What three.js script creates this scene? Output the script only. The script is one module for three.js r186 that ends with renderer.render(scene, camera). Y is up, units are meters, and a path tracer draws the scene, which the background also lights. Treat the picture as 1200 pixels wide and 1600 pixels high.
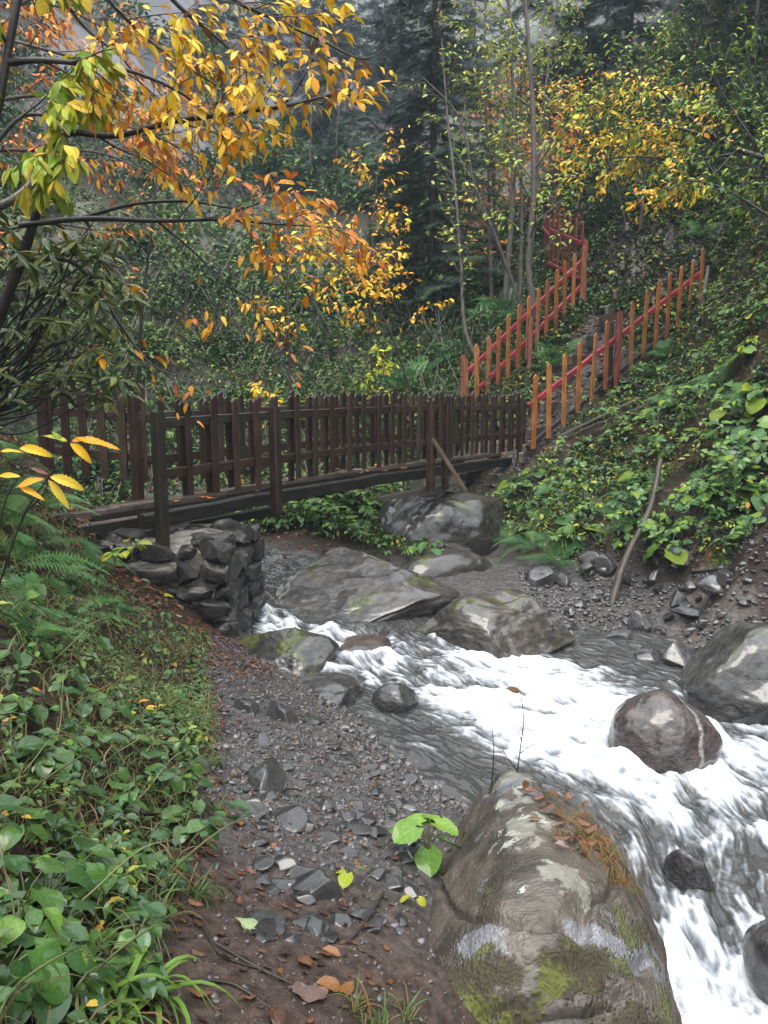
import * as THREE from 'three';
import { mergeGeometries, mergeVertices } from 'three/addons/utils/BufferGeometryUtils.js';

// ---------------------------------------------------------------- camera, sky, sun, exposure
const scene = new THREE.Scene();
const EYE = 3.0, PITCH = 8.9 * Math.PI / 180, FOCAL = 1230;
const camera = new THREE.PerspectiveCamera(2 * Math.atan(800 / FOCAL) * 180 / Math.PI, 3 / 4, 0.05, 400);
camera.position.set(0, EYE, 0);
camera.lookAt(0, EYE - Math.sin(PITCH), -Math.cos(PITCH));
scene.add(camera);
const renderer = new THREE.WebGLRenderer({ antialias: true });
renderer.toneMapping = THREE.LinearToneMapping;
renderer.toneMappingExposure = 3.6;
renderer.shadowMap.enabled = true;

{ // overcast sky: one even veil of cloud, a little brighter overhead
  const W = 64, Hh = 32, d = new Float32Array(W * Hh * 4);
  for (let j = 0; j < Hh; j++) for (let i = 0; i < W; i++) {
    const el = Math.sin(((j + 0.5) / Hh - 0.5) * Math.PI), k = 0.42 + 0.84 * Math.max(0, el);
    const o = (j * W + i) * 4;
    d[o] = 0.95 * k; d[o + 1] = 0.985 * k; d[o + 2] = 1.04 * k; d[o + 3] = 1;
  }
  const t = new THREE.DataTexture(d, W, Hh, THREE.RGBAFormat, THREE.FloatType);
  t.mapping = THREE.EquirectangularReflectionMapping; t.magFilter = THREE.LinearFilter; t.needsUpdate = true;
  scene.background = t; scene.environment = t;
}
const sun = new THREE.DirectionalLight(0xfff6e8, 1.4);
sun.position.set(-3, 30, 4); sun.target.position.set(0, 0, -8); scene.add(sun, sun.target);
sun.castShadow = true; sun.shadow.radius = 75; sun.shadow.mapSize.set(2048, 2048);
Object.assign(sun.shadow.camera, { left: -30, right: 30, top: 40, bottom: -20, near: 1, far: 120 });
scene.fog = new THREE.FogExp2(new THREE.Color(0.66, 0.79, 1.0), 0.001);

// ---------------------------------------------------------------- helpers
let seed = 7;
const rnd = () => { seed = (seed + 0x6D2B79F5) | 0; let t = Math.imul(seed ^ (seed >>> 15), 1 | seed); t = (t + Math.imul(t ^ (t >>> 7), 61 | t)) ^ t; return ((t ^ (t >>> 14)) >>> 0) / 4294967296; };
const reseed = (n) => { seed = n * 7919 + 13; };
const rr = (a, b) => a + (b - a) * rnd();
const pick = (a) => a[Math.floor(rnd() * a.length)];
const clamp = (x, a = 0, b = 1) => Math.min(b, Math.max(a, x));
const sstep = (a, b, x) => { const t = clamp((x - a) / (b - a)); return t * t * (3 - 2 * t); };
const lerp = (a, b, t) => a + (b - a) * t;
const V3 = (x, y, z) => new THREE.Vector3(x, y, z);
const P = (x, D, y) => new THREE.Vector3(x, y, -D);                 // x right, D metres ahead, y up
const cp = Math.cos(PITCH), sp = Math.sin(PITCH);
function at(px, py, D) {                                            // the point at ground distance D along a line of sight
  const dx = (px - 600) / FOCAL, dy = (800 - py) / FOCAL, k = D / (cp + sp * dy);
  return V3(k * dx, EYE + k * (cp * dy - sp), -D);
}
const perm = new Uint8Array(512); { reseed(99); const p = [...Array(256).keys()]; for (let i = 255; i > 0; i--) { const j = Math.floor(rnd() * (i + 1)); [p[i], p[j]] = [p[j], p[i]]; } for (let i = 0; i < 512; i++) perm[i] = p[i & 255]; }
const GX = new Float32Array(256), GY = new Float32Array(256), GZ = new Float32Array(256);
for (let i = 0; i < 256; i++) { const z = rr(-1, 1), a = rr(0, 6.2832), r = Math.sqrt(1 - z * z); GX[i] = r * Math.cos(a); GY[i] = r * Math.sin(a); GZ[i] = z; }
function noise(x, y = 0, z = 0) {
  const xi = Math.floor(x), yi = Math.floor(y), zi = Math.floor(z), xf = x - xi, yf = y - yi, zf = z - zi;
  const u = xf * xf * xf * (xf * (xf * 6 - 15) + 10), v = yf * yf * yf * (yf * (yf * 6 - 15) + 10), w = zf * zf * zf * (zf * (zf * 6 - 15) + 10);
  const X = xi & 255, Y = yi & 255, Z = zi & 255;
  const g = (a, b, c, fx, fy, fz) => { const h = perm[perm[perm[(X + a) & 255] + ((Y + b) & 255)] + ((Z + c) & 255)]; return GX[h] * fx + GY[h] * fy + GZ[h] * fz; };
  const l0 = lerp(lerp(g(0, 0, 0, xf, yf, zf), g(1, 0, 0, xf - 1, yf, zf), u), lerp(g(0, 1, 0, xf, yf - 1, zf), g(1, 1, 0, xf - 1, yf - 1, zf), u), v);
  const l1 = lerp(lerp(g(0, 0, 1, xf, yf, zf - 1), g(1, 0, 1, xf - 1, yf, zf - 1), u), lerp(g(0, 1, 1, xf, yf - 1, zf - 1), g(1, 1, 1, xf - 1, yf - 1, zf - 1), u), v);
  return 1.5 * lerp(l0, l1, w);
}
function fbm(x, y, z, o = 4) { let s = 0, a = 0.5, f = 1; for (let i = 0; i < o; i++) { s += a * noise(x * f, y * f, z * f); a *= 0.5; f *= 2.03; } return s; }
function ridged(x, y, z, o = 4) { let s = 0, a = 0.5, f = 1; for (let i = 0; i < o; i++) { s += a * (1 - Math.abs(noise(x * f, y * f, z * f))); a *= 0.5; f *= 2.1; } return s; }

const taken = new Map();
function numbered(n) { const k = taken.get(n) ?? 0; taken.set(n, k + 1); return k ? `${n}_${String(k).padStart(3, '0')}` : n; }
function shadows(o) { o.traverse((c) => { if (c.isMesh) { c.castShadow = true; c.receiveShadow = true; } }); return o; }
function tag(o, label, category, group, kind) { if (label) o.userData.label = label; if (category) o.userData.category = category; if (group) o.userData.group = group; if (kind) o.userData.kind = kind; return o; }
function mesh(name, geo, mat, parent = scene) { const m = new THREE.Mesh(geo, mat); m.name = parent === scene ? numbered(name) : name; m.castShadow = m.receiveShadow = true; parent.add(m); return m; }
function group(name, pos, label, category, grp) { const g = new THREE.Group(); g.name = numbered(name); if (pos) g.position.copy(pos); scene.add(g); return tag(g, label, category, grp); }
function copyOf(src, name) { const c = src.clone(); c.name = numbered(name); c.userData = { ...src.userData }; scene.add(c); return c; }
const M4 = new THREE.Matrix4(), Q = new THREE.Quaternion(), AX = V3(), AY = V3(), AZ = V3();
// matrix whose X axis runs along dir, Y as near to up as can be
function frame(pos, dir, up, sx, sy = sx, sz = sx) {
  AX.copy(dir).normalize(); AZ.crossVectors(AX, up); if (AZ.lengthSq() < 1e-8) AZ.set(0, 0, 1); AZ.normalize(); AY.crossVectors(AZ, AX);
  const m = new THREE.Matrix4(); m.makeBasis(AX.clone().multiplyScalar(sx), AY.clone().multiplyScalar(sy), AZ.clone().multiplyScalar(sz)); m.setPosition(pos); return m;
}
function instanced(name, geo, mat, items, parent = scene) {          // items: {m, c}
  const im = new THREE.InstancedMesh(geo, mat, items.length); im.name = parent === scene ? numbered(name) : name;
  for (let i = 0; i < items.length; i++) { im.setMatrixAt(i, items[i].m); if (items[i].c) im.setColorAt(i, items[i].c); }
  im.castShadow = im.receiveShadow = true; im.userData.kind = 'stuff'; parent.add(im); return im;
}
const C = (r, g, b) => new THREE.Color().setRGB(r, g, b);
const vary = (c, v = 0.25, h = 0.08) => { const k = 1 + rr(-v, v); return C(clamp(c.r * k * (1 + rr(-h, h)), 0, .95), clamp(c.g * k * (1 + rr(-h, h)), 0, .95), clamp(c.b * k * (1 + rr(-h, h)), 0, .95)); };

// tileable noise textures
function tex(size, fn, srgb) {
  const d = new Uint8Array(size * size * 4);
  for (let j = 0; j < size; j++) for (let i = 0; i < size; i++) { const v = fn(i / size, j / size), o = (j * size + i) * 4; for (let c = 0; c < 3; c++) d[o + c] = clamp(Array.isArray(v) ? v[c] : v) * 255; d[o + 3] = 255; }
  const t = new THREE.DataTexture(d, size, size); t.wrapS = t.wrapT = THREE.RepeatWrapping; t.magFilter = THREE.LinearFilter; t.minFilter = THREE.LinearMipmapLinearFilter; t.generateMipmaps = true;
  if (srgb) t.colorSpace = THREE.SRGBColorSpace; t.needsUpdate = true; return t;
}
function tileNoise(u, v, f, z) { // gradient noise on a lattice that wraps after f cells
  f = Math.round(f); const x = u * f, y = v * f, xi = Math.floor(x), yi = Math.floor(y), xf = x - xi, yf = y - yi, k = Math.round(z * 13) & 255;
  const g = (a, b) => { const h = perm[perm[((xi + a) % f + k) & 255] + (((yi + b) % f) & 255)], e = h * 0.0245437; return Math.cos(e) * (xf - a) + Math.sin(e) * (yf - b); };
  const p = xf * xf * xf * (xf * (xf * 6 - 15) + 10), q = yf * yf * yf * (yf * (yf * 6 - 15) + 10);
  return 1.5 * lerp(lerp(g(0, 0), g(1, 0), p), lerp(g(0, 1), g(1, 1), p), q);
}
const tfbm = (u, v, f, o, z) => { let s = 0, a = 0.5; for (let i = 0; i < o; i++) { s += a * tileNoise(u, v, f, z + i * 7); a *= 0.55; f *= 2; } return s; };
const grainTex = tex(512, (u, v) => { const n = tfbm(u, v, 10, 5, 1), s = tileNoise(u, v, 150, 4); return 0.82 + 0.4 * n + 0.16 * s; }, true);
const bumpTex = tex(512, (u, v) => 0.5 + 0.6 * tfbm(u, v, 12, 5, 11) + 0.1 * tileNoise(u, v, 160, 3));
const crack = (u, v, f, z) => { const a = Math.abs(tileNoise(u + .02 * tileNoise(u, v, 14, z + 3), v, f, z)); return 1 - clamp(a / .05); };
const stoneTex = tex(512, (u, v) => { const n = tfbm(u, v, 7, 6, 21), s = tileNoise(u, v, 190, 24), k = crack(u, v, 9, 31); return 0.84 + 0.5 * n + 0.2 * s - .22 * k * (.5 + tileNoise(u, v, 5, 8)); }, true);
const stoneBump = tex(512, (u, v) => 0.5 + 0.5 * tfbm(u, v, 26, 5, 41) + 0.1 * tileNoise(u, v, 150, 3) - .25 * crack(u, v, 9, 31) * (.5 + tileNoise(u, v, 5, 8)));
const leafTex = tex(256, (u, v) => { const a = Math.abs(v - .5), rib = Math.exp(-((a / .018) ** 2)), ph = u * 9 - a * 5.5, fr = Math.abs(ph - Math.round(ph)), vein = Math.exp(-((fr / .07) ** 2)) * (1 - rib); const n = noise(u * 9, v * 9, 2), m = noise(u * 30, v * 30, 5); const b = .88 + .1 * n + .07 * m, w = .2 * rib + .14 * vein; const spot = sstep(.42, .6, noise(u * 5 + 3, v * 5, 9)); return [clamp(b + w - .1 * spot), clamp(b + w - .22 * spot), clamp(b + w * .8 - .2 * spot)]; }, true);
const woodTex = tex(512, (u, v) => { const g = 0.5 * tileNoise(u, v * 0 + u * 0, 60, 2) + noise(u * 70, v * 3.0, 5) * 0.28 * (1 - Math.abs(2 * v - 1)) + noise(u * 200, v * 5, 9) * 0.16; const k = noise(u * 6, v * 5, 3); return 0.8 + g * 0.62 + 0.2 * k; }, true);
const withRepeat = (t, a, b) => { const c = t.clone(); c.repeat.set(a, b); c.needsUpdate = true; return c; };

// ---------------------------------------------------------------- shapes
// tube with tapering radius along points
function tube(pts, r0, r1, radial = 7, steps = 0, wob = 0.0, ease = 1) {
  const curve = new THREE.CatmullRomCurve3(pts, false, 'centripetal'), n = steps || Math.max(3, pts.length * 3), pos = [], nor = [], uv = [], idx = [];
  const len = curve.getLength(); let N = V3(0, 1, 0), T = V3(), B = V3(), prev = null; const sd = pts[0].x * 7 + pts[0].z * 3;
  for (let i = 0; i <= n; i++) {
    const t = i / n, p = curve.getPoint(t); curve.getTangent(t, T);
    if (!prev) { N.set(0.3, 0.2, 0.9); N.sub(T.clone().multiplyScalar(N.dot(T))).normalize(); } else { N.sub(T.clone().multiplyScalar(N.dot(T))).normalize(); }
    prev = p; B.crossVectors(T, N);
    const r = lerp(r0, r1, Math.pow(t, ease));
    for (let k = 0; k <= radial; k++) {
      const a = k / radial * 6.28318, w = 1 + (wob ? wob * noise(Math.cos(a) * 1.3 + sd, Math.sin(a) * 1.3, t * len * 2.2 + sd) : 0);
      const nx = N.x * Math.cos(a) + B.x * Math.sin(a), ny = N.y * Math.cos(a) + B.y * Math.sin(a), nz = N.z * Math.cos(a) + B.z * Math.sin(a);
      pos.push(p.x + nx * r * w, p.y + ny * r * w, p.z + nz * r * w); nor.push(nx, ny, nz); uv.push(k / radial * Math.max(0.2, r0 * 6), t * len);
      if (i < n && k < radial) { const a0 = i * (radial + 1) + k, b0 = a0 + radial + 1; idx.push(a0, a0 + 1, b0, a0 + 1, b0 + 1, b0); }
    }
  }
  const e = curve.getPoint(1); pos.push(e.x, e.y, e.z); nor.push(T.x, T.y, T.z); uv.push(0, len); const tip = pos.length / 3 - 1; for (let k = 0; k < radial; k++) { const a0 = n * (radial + 1) + k; idx.push(a0, a0 + 1, tip); }
  return geom(pos, nor, uv, idx);
}
function geom(pos, nor, uv, idx, col) {
  const g = new THREE.BufferGeometry(); g.setAttribute('position', new THREE.Float32BufferAttribute(pos, 3));
  if (uv) g.setAttribute('uv', new THREE.Float32BufferAttribute(uv, 2)); if (col) g.setAttribute('color', new THREE.Float32BufferAttribute(col, 3));
  g.setIndex(idx); if (nor) g.setAttribute('normal', new THREE.Float32BufferAttribute(nor, 3)); else g.computeVertexNormals(); return g;
}
// a leaf along +X, upper side +Y, folded along its rib and drooping; wave ruffles the edge
function leafGeo(w = 0.4, { seg = 4, fold = 0.25, droop = 0.25, peak = 0.45, wave = 0, tip = 1, serr = 0, heart = 0, vein = 0, twist = 0 } = {}) {
  const pos = [], idx = [], uv = [], cols = 7;
  for (let i = 0; i <= seg; i++) {
    const t = i / seg; let h = Math.pow(Math.sin(Math.PI * Math.pow(t, Math.log(0.5) / Math.log(peak))), 0.8 * tip) * w / 2;
    if (i === 0) h = heart ? w * 0.22 : 0.004; if (i === seg) h = 0.003;
    if (serr && i % 2) h *= 1 - serr;
    const y = -droop * t * t, x0 = t * (1 - 0.12 * droop);
    for (let k = 0; k < cols; k++) {
      const s = (k - 3) / 3, ab = Math.abs(s), zz = s * h;
      const back = heart && i === 0 ? -heart * ab : 0;
      pos.push(x0 + back - (vein ? 0 : 0), y + twist * t * s * h * 2 + ab * h * fold * 2 + wave * (Math.sin(t * 11 + s * 1.7) * 0.5 * ab + (vein && k % 2 ? Math.sin(t * 34) * 0.35 : 0)) * w, zz); uv.push(t, s * 0.5 + 0.5);
      if (i < seg && k < cols - 1) { const a = i * cols + k, b = a + cols; idx.push(a, a + 1, b, a + 1, b + 1, b); }
    }
  }
  return geom(pos, null, uv, idx);
}
function simpleLeaf(w = 0.4, fold = 0.3, droop = 0.25) { // 8 triangles
  const pos = [0, 0, 0, .3, -.06 * droop * 4, 0, .65, -.5 * droop, 0, 1, -droop, 0, .28, w * fold, w * .42, .62, w * fold - .4 * droop, w * .46, .28, w * fold, -w * .42, .62, w * fold - .4 * droop, -w * .46];
  const uv = [0, .5, .3, .5, .65, .5, 1, .5, .28, 1, .62, 1, .28, 0, .62, 0];
  return geom(pos, null, uv, [0, 4, 1, 1, 4, 5, 1, 5, 2, 2, 5, 3, 0, 1, 6, 1, 7, 6, 1, 2, 7, 2, 3, 7]);
}
// fern frond along +X arching down; every pinna carries small toothed lobes
function frondGeo(pairs = 22, lobes = 6, arch = 0.35, width = 0.3, sway = 0) {
  const pos = [], idx = [], uv = [];
  const tri = (a, b, c) => { const o = pos.length / 3; pos.push(...a, ...b, ...c); uv.push(a[0], a[2], b[0], b[2], c[0], c[2]); idx.push(o, o + 1, o + 2); };
  const rib = (t) => [t * (1 - .25 * arch * t), .35 * arch * Math.sin(Math.min(1, t * 1.25) * 1.9) - arch * t * t, sway * t * t];
  for (let i = 0; i < 14; i++) { const a = rib(i / 14), b = rib((i + 1) / 14), r = .006 * (1 - i / 15); tri([a[0], a[1], a[2] - r], [b[0], b[1], b[2] - r], [b[0], b[1], b[2] + r]); tri([a[0], a[1], a[2] - r], [b[0], b[1], b[2] + r], [a[0], a[1], a[2] + r]); }
  for (let i = 0; i < pairs; i++) for (const s of [-1, 1]) {
    const t = 0.1 + 0.9 * i / pairs + (s > 0 ? .012 : 0), c = rib(t), L = width * .5 * Math.pow(Math.sin(Math.PI * Math.pow(clamp((t - .02) / 1.0, .01, .99), .62)), .8) + .008;
    const fw = .35, dn = .18 + .1 * Math.sin(i * 3.1);
    const pt = (q) => [c[0] + q * L * fw, c[1] - dn * q * q * L, c[2] + s * q * L];
    const w = Math.min(.9 / pairs * .46, L * .3);
    if (lobes < 2) { const m = pt(.5), e = pt(1); tri(c, [m[0] - w, m[1], m[2]], e); tri(c, e, [m[0] + w, m[1], m[2]]); continue; }
    for (let k = 0; k < lobes; k++) {
      const a = pt(k / lobes), b = pt((k + 1) / lobes), ww = w * (1 - .75 * k / lobes), m = pt((k + .75) / lobes);
      tri(a, [m[0] + ww, m[1] - .12 * ww, m[2] + s * ww * .25], b); tri(a, b, [m[0] - ww, m[1] - .12 * ww, m[2] + s * ww * .25]);
    }
  }
  return geom(pos, null, uv, idx);
}
// arching blade along +X
function bladeGeo(w, arch, seg = 6, lift = 0.9) {
  const pos = [], idx = [], uv = [];
  for (let i = 0; i <= seg; i++) { const t = i / seg, a = lift * 1.35 - arch * t * 1.6; const x = t * (1 - .35 * lift), y = lift * t * 1.15 - arch * t * t * 1.5, h = w * (1 - t * t) * .5 + .0008; pos.push(x, y + h * .5, -h, x, y, 0, x, y + h * .5, h); uv.push(t, 0, t, .5, t, 1); if (i < seg) { const o = i * 3; idx.push(o, o + 1, o + 3, o + 1, o + 4, o + 3, o + 1, o + 2, o + 4, o + 2, o + 5, o + 4); } }
  return geom(pos, null, uv, idx);
}
// rock: noise-swollen ball with flattened faces
function rockGeo(sd, { detail = 4, lump = 0.25, fine = 0.05, cuts = 7, cutAt = [0.62, 0.9], soft = 0.08, square = 0, strata = 0 } = {}) {
  let g = new THREE.IcosahedronGeometry(1, detail); g.deleteAttribute('uv'); g.deleteAttribute('normal'); g = mergeVertices(g, 1e-4);
  reseed(sd); const planes = []; for (let i = 0; i < cuts; i++) { const v = V3(rr(-1, 1), rr(-1, 1), rr(-1, 1)).normalize(); planes.push([v, rr(...cutAt)]); }
  const p = g.attributes.position, v = V3(), q = V3();
  for (let i = 0; i < p.count; i++) {
    v.fromBufferAttribute(p, i);
    if (square) { const e = 1 - square * 0.75; v.set(Math.sign(v.x) * Math.pow(Math.abs(v.x), e), Math.sign(v.y) * Math.pow(Math.abs(v.y), e), Math.sign(v.z) * Math.pow(Math.abs(v.z), e)); }
    q.copy(v); v.multiplyScalar(1 + lump * 1.6 * noise(q.x * 1.1 + sd * 3.7, q.y * 1.1, q.z * 1.1));
    for (const [n, d] of planes) { const s = v.dot(n) - d; if (s > -soft) { const cut = s > soft ? s : (s + soft) * (s + soft) / (4 * soft); v.addScaledVector(n, -cut * 0.94); } }
    v.addScaledVector(q, fine * (fbm(q.x * 3.2 + sd, q.y * 3.2, q.z * 3.2, 4)) + fine * 0.5 * (ridged(q.x * 2.4, q.y * 5 + sd, q.z * 2.4, 3) - .6));
    if (strata) { const w = q.dot(planes[0][0]) * 2.6 + 1.2 * fbm(q.x * 1.5 + sd, q.y * 1.5, q.z * 1.5, 3), w2 = q.dot(planes[1][0]) * 7 + fbm(q.x * 2.5, q.y * 2.5 + sd, q.z * 2.5, 2); const on = sstep(-.1, .3, noise(q.x * 1.7 + sd, q.y * 1.7, q.z * 1.7)); v.addScaledVector(q, strata * on * (((w % 1) + 1) % 1 - .5) + strata * .4 * (1 - on) * (((w2 % 1) + 1) % 1 - .5)); }
    p.setXYZ(i, v.x, v.y, v.z);
  }
  return g;
}
// scale a rock, give it oblique uv in metres and vertex colours from paint(point, normal)
function finishRock(g, sx, sy, sz, paint, tilt) {
  g = g.clone(); g.scale(sx, sy, sz); if (tilt) g.applyMatrix4(new THREE.Matrix4().makeRotationFromEuler(tilt)); g.computeVertexNormals();
  const p = g.attributes.position, nn = g.attributes.normal, uv = new Float32Array(p.count * 2), col = new Float32Array(p.count * 3);
  for (let i = 0; i < p.count; i++) {
    const x = p.getX(i), y = p.getY(i), z = p.getZ(i); const R0 = (sx + sy + sz) / 3; uv[2 * i] = Math.atan2(y / sy, z / sz) * R0; uv[2 * i + 1] = Math.asin(clamp(x / sx / Math.hypot(x / sx, y / sy, z / sz), -1, 1)) * R0 * 1.1;
    const c = paint(x, y, z, nn.getX(i), nn.getY(i), nn.getZ(i)); col.set(c, 3 * i);
  }
  g.setAttribute('uv', new THREE.BufferAttribute(uv, 2)); g.setAttribute('color', new THREE.BufferAttribute(col, 3)); return g;
}
const mix3 = (a, b, t) => [lerp(a[0], b[0], t), lerp(a[1], b[1], t), lerp(a[2], b[2], t)];
// wet stone: base tone with veins, lichen flecks and moss mats in noise patches
function stonePaint({ base = [.055, .051, .047], dark = [.022, .021, .02], pale = [.11, .11, .105], moss = 0, lichen = 0, sd = 0, f = 2.2, mossCol = [.045, .055, .01] } = {}) {
  return (x, y, z, nx, ny) => {
    let c = mix3(base, dark, sstep(-.15, .35, fbm(x * f + sd, y * f, z * f, 4)));
    c = mix3(c, pale, .8 * sstep(.28, .5, fbm(x * f * 1.9 + 30 + sd, y * f * 1.9, z * f * 1.9, 4)));
    if (lichen) c = mix3(c, [.36, .37, .3], lichen * sstep(.22, .3, fbm(x * 5 + 70, y * 5 + sd, z * 5, 5)));
    if (moss) { const m = fbm(x * 3 + 12, y * 3, z * 3 + sd, 5) + .35 * (ny - .35); c = mix3(c, mix3(mossCol, [.075, .085, .015], clamp(.5 + noise(x * 22, y * 22, z * 22))), sstep(.52 - moss, .6 - moss, m + .06 * noise(x * 40, y * 40, z * 40))); }
    return c;
  };
}

// ---------------------------------------------------------------- materials
const std = (o) => new THREE.MeshStandardMaterial(o), phys = (o) => new THREE.MeshPhysicalMaterial(o);
const soilBump = withRepeat(bumpTex, 2.2, 2.2), soilGrain = withRepeat(grainTex, 1.7, 1.7), rockGrain = withRepeat(stoneTex, 1.1, 1.1), rockBump = withRepeat(stoneBump, 1.1, 1.1);
const MAT = {
  ground: phys({ color: 0xffffff, vertexColors: true, map: soilGrain, bumpMap: soilBump, bumpScale: .03, roughness: .7, specularIntensity: .35, clearcoat: .28, clearcoatRoughness: .2 }),
  rock: phys({ vertexColors: true, map: rockGrain, bumpMap: rockBump, bumpScale: .025, roughness: .5, specularIntensity: .4, clearcoat: 1, clearcoatRoughness: .2 }),
  dryRock: phys({ vertexColors: true, map: rockGrain, bumpMap: withRepeat(stoneBump, 1.6, 1.6), bumpScale: .018, roughness: .6, specularIntensity: .4, clearcoat: .3, clearcoatRoughness: .2 }),
  mortar: std({ color: C(.1, .095, .085), map: soilGrain, bumpMap: rockBump, bumpScale: .05, roughness: .8 }),
  bark: phys({ color: C(.075, .062, .05), map: withRepeat(woodTex, 3, 1.2), bumpMap: withRepeat(bumpTex, 4, 2), bumpScale: .012, roughness: .6, specularIntensity: .4, clearcoat: .25, clearcoatRoughness: .2 }),
  barkDark: phys({ color: C(.028, .023, .02), map: withRepeat(woodTex, 3, 1.2), bumpMap: withRepeat(bumpTex, 4, 2), bumpScale: .01, roughness: .55, specularIntensity: .4, clearcoat: .35, clearcoatRoughness: .2 }),
  barkGrey: phys({ color: C(.15, .135, .12), map: withRepeat(woodTex, 3, 1.2), bumpMap: withRepeat(bumpTex, 4, 2), bumpScale: .01, roughness: .6, specularIntensity: .4, clearcoat: .25, clearcoatRoughness: .2 }),
  twig: std({ color: C(.2, .17, .15), roughness: .55 }),
};
const wood = (c, rough = .5, coat = .35) => phys({ color: c, map: withRepeat(woodTex, 2.2, .8), bumpMap: withRepeat(woodTex, 2.2, .8), bumpScale: .006, roughness: rough, specularIntensity: .4, clearcoat: coat, clearcoatRoughness: .16 });
const darkWoods = [C(.042, .022, .0145), C(.033, .019, .014), C(.052, .028, .018), C(.04, .024, .018), C(.058, .04, .028), C(.03, .026, .018), C(.036, .018, .013)].map((c) => wood(c));
const deckWoods = [C(.14, .11, .092), C(.1, .08, .068), C(.17, .135, .112), C(.12, .092, .08)].map((c) => wood(c, .4, .9));
const beamWood = wood(C(.026, .023, .02), .5, .3), oldWood = wood(C(.11, .095, .08), .5, .4), braceWood = wood(C(.1, .068, .045));
const orangeWoods = [C(.42, .15, .042), C(.48, .2, .06), C(.36, .12, .04), C(.4, .165, .065)].map((c) => wood(c, .5, .35));
const redWoods = [C(.2, .055, .035), C(.235, .07, .04), C(.19, .062, .045)].map((c) => wood(c, .5, .35));
const redPaint = wood(C(.34, .03, .045), .4, .5), blackWood = wood(C(.028, .028, .032), .4, .5);
const leafMat = (c, { coat = .4, tr = .25, rough = .85 } = {}) => phys({ color: c ?? 0xffffff, roughness: rough, specularIntensity: .12, clearcoat: coat, clearcoatRoughness: .16, transmission: tr, thickness: 0, map: leafTex, bumpMap: leafTex, bumpScale: .004, side: THREE.DoubleSide });
const LEAF = { plain: leafMat(null), wet: leafMat(null, { coat: .6, tr: .2 }), far: leafMat(null, { coat: .25, tr: .15 }), needle: phys({ roughness: .7, specularIntensity: .2, side: THREE.DoubleSide }) };
const matsOf = (cols, o) => cols.map((c) => leafMat(C(...c), o));
const YELLOW = matsOf([[.92, .56, .03], [.95, .66, .06], [.88, .47, .02], [.82, .6, .06], [.92, .4, .015]], { coat: .3, tr: .45 });
const ORANGE = matsOf([[.75, .26, .02], [.82, .35, .025], [.62, .18, .025], [.88, .46, .04], [.55, .17, .04]], { coat: .3, tr: .4 });
const LIME = matsOf([[.34, .42, .03], [.26, .36, .03], [.45, .47, .04], [.2, .3, .03]], { coat: .35, tr: .4 });
const GREEN = matsOf([[.06, .15, .025], [.045, .115, .03], [.095, .19, .03], [.065, .16, .05], [.12, .23, .035]], { coat: .6, tr: .25 });
const DEEP = matsOf([[.035, .095, .022], [.03, .078, .022], [.05, .11, .02], [.06, .13, .03]], { coat: .7, tr: .15 });
const FERN = matsOf([[.05, .15, .05], [.07, .19, .055], [.06, .16, .04], [.09, .2, .05]], { coat: .3, tr: .3 });
const DEAD = matsOf([[.1, .045, .02], [.16, .07, .03], [.07, .035, .022], [.22, .1, .035]], { coat: .7, tr: .08 });

// ---------------------------------------------------------------- terrain: a thin-plate sheet through surveyed points
const survey = [];
const S = (x, D, y) => survey.push([x, D, y]);
const SP = (px, py, D, dy = 0) => { const p = at(px, py, D); survey.push([p.x, D, p.y + dy]); };
// path from the viewer's feet down to the gravel
S(0, -4, 1.7); S(-3, -4, 3.2); S(3.4, -4, -.7); S(-.2, 0, 1.42); S(.5, .6, 1.3); S(-.25, 1.8, 1.28); S(-.35, 2.7, 1.0); S(.15, 2.6, .92); S(-.45, 3.8, .78); S(.1, 3.9, .62); S(-.7, 6, .5); S(-.2, 5.2, .45); S(-1.1, 6.9, .5); S(-1.65, 7.6, .5);
// left bank
S(-.62, 1.7, 1.42); S(-1, 1.5, 1.72); S(-1.25, 2.3, 1.66); S(-.85, 3.1, 1.12); S(-1.9, 3.8, 1.85); S(-1.2, 4.4, 1.0); S(-1.6, 5.3, .86); S(-2.15, 5.4, 1.35); S(-2.6, 5, 2.15); S(-2.2, 6.7, .88); S(-2.9, 7, 1.5); S(-2.9, 8.0, 1.38); S(-2.1, 8.3, .95); S(-3.4, 9, 1.55); S(-3.4, 6.4, 2.6); S(-4.2, 7.6, 2.9); S(-4.3, 9.8, 2.0); S(-5.5, 8.5, 3.9); S(-6, 6, 4.9); S(-3.2, 2.5, 3.3); S(-5, 2, 5); S(-3, 0, 3.2); S(-9, 6, 8); S(-2.6, 9.6, .9); S(-1.5, 8.9, .2);
// stream bed (a little under the water)
S(-6, 12.2, .55); S(-3.4, 11.2, .3); S(-2, 10.2, .12); S(-1.2, 9.2, 0); S(-.4, 8.3, -.08); S(.8, 7.3, -.15); S(2.2, 6.6, -.25); S(3.3, 5.8, -.4); S(2.9, 4.2, -.6); S(2.6, 2.5, -.8); S(2.5, .5, -1); S(1.6, 5.6, -.2); S(1.5, 3, -.55); S(1.4, 1.2, -.6); S(4.6, 5.2, -.4); S(4.6, 3, -.6); S(5.5, 1, -.6);
S(.5, 5.6, .0); S(.2, 6.5, .0); S(-.55, 7.3, .12); S(.2, 5.0, .3);
// boulder bar and shore across the water
S(0, 10.2, .35); S(1.1, 9.0, .15); S(1.2, 11.3, .5); S(2.2, 8.7, .12); S(2.9, 9.8, .3); S(3.7, 9.1, .24); S(3.4, 8.0, .1); S(4.6, 7.6, .05); S(2.4, 10.6, .4); S(3.3, 10.25, .45);
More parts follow.
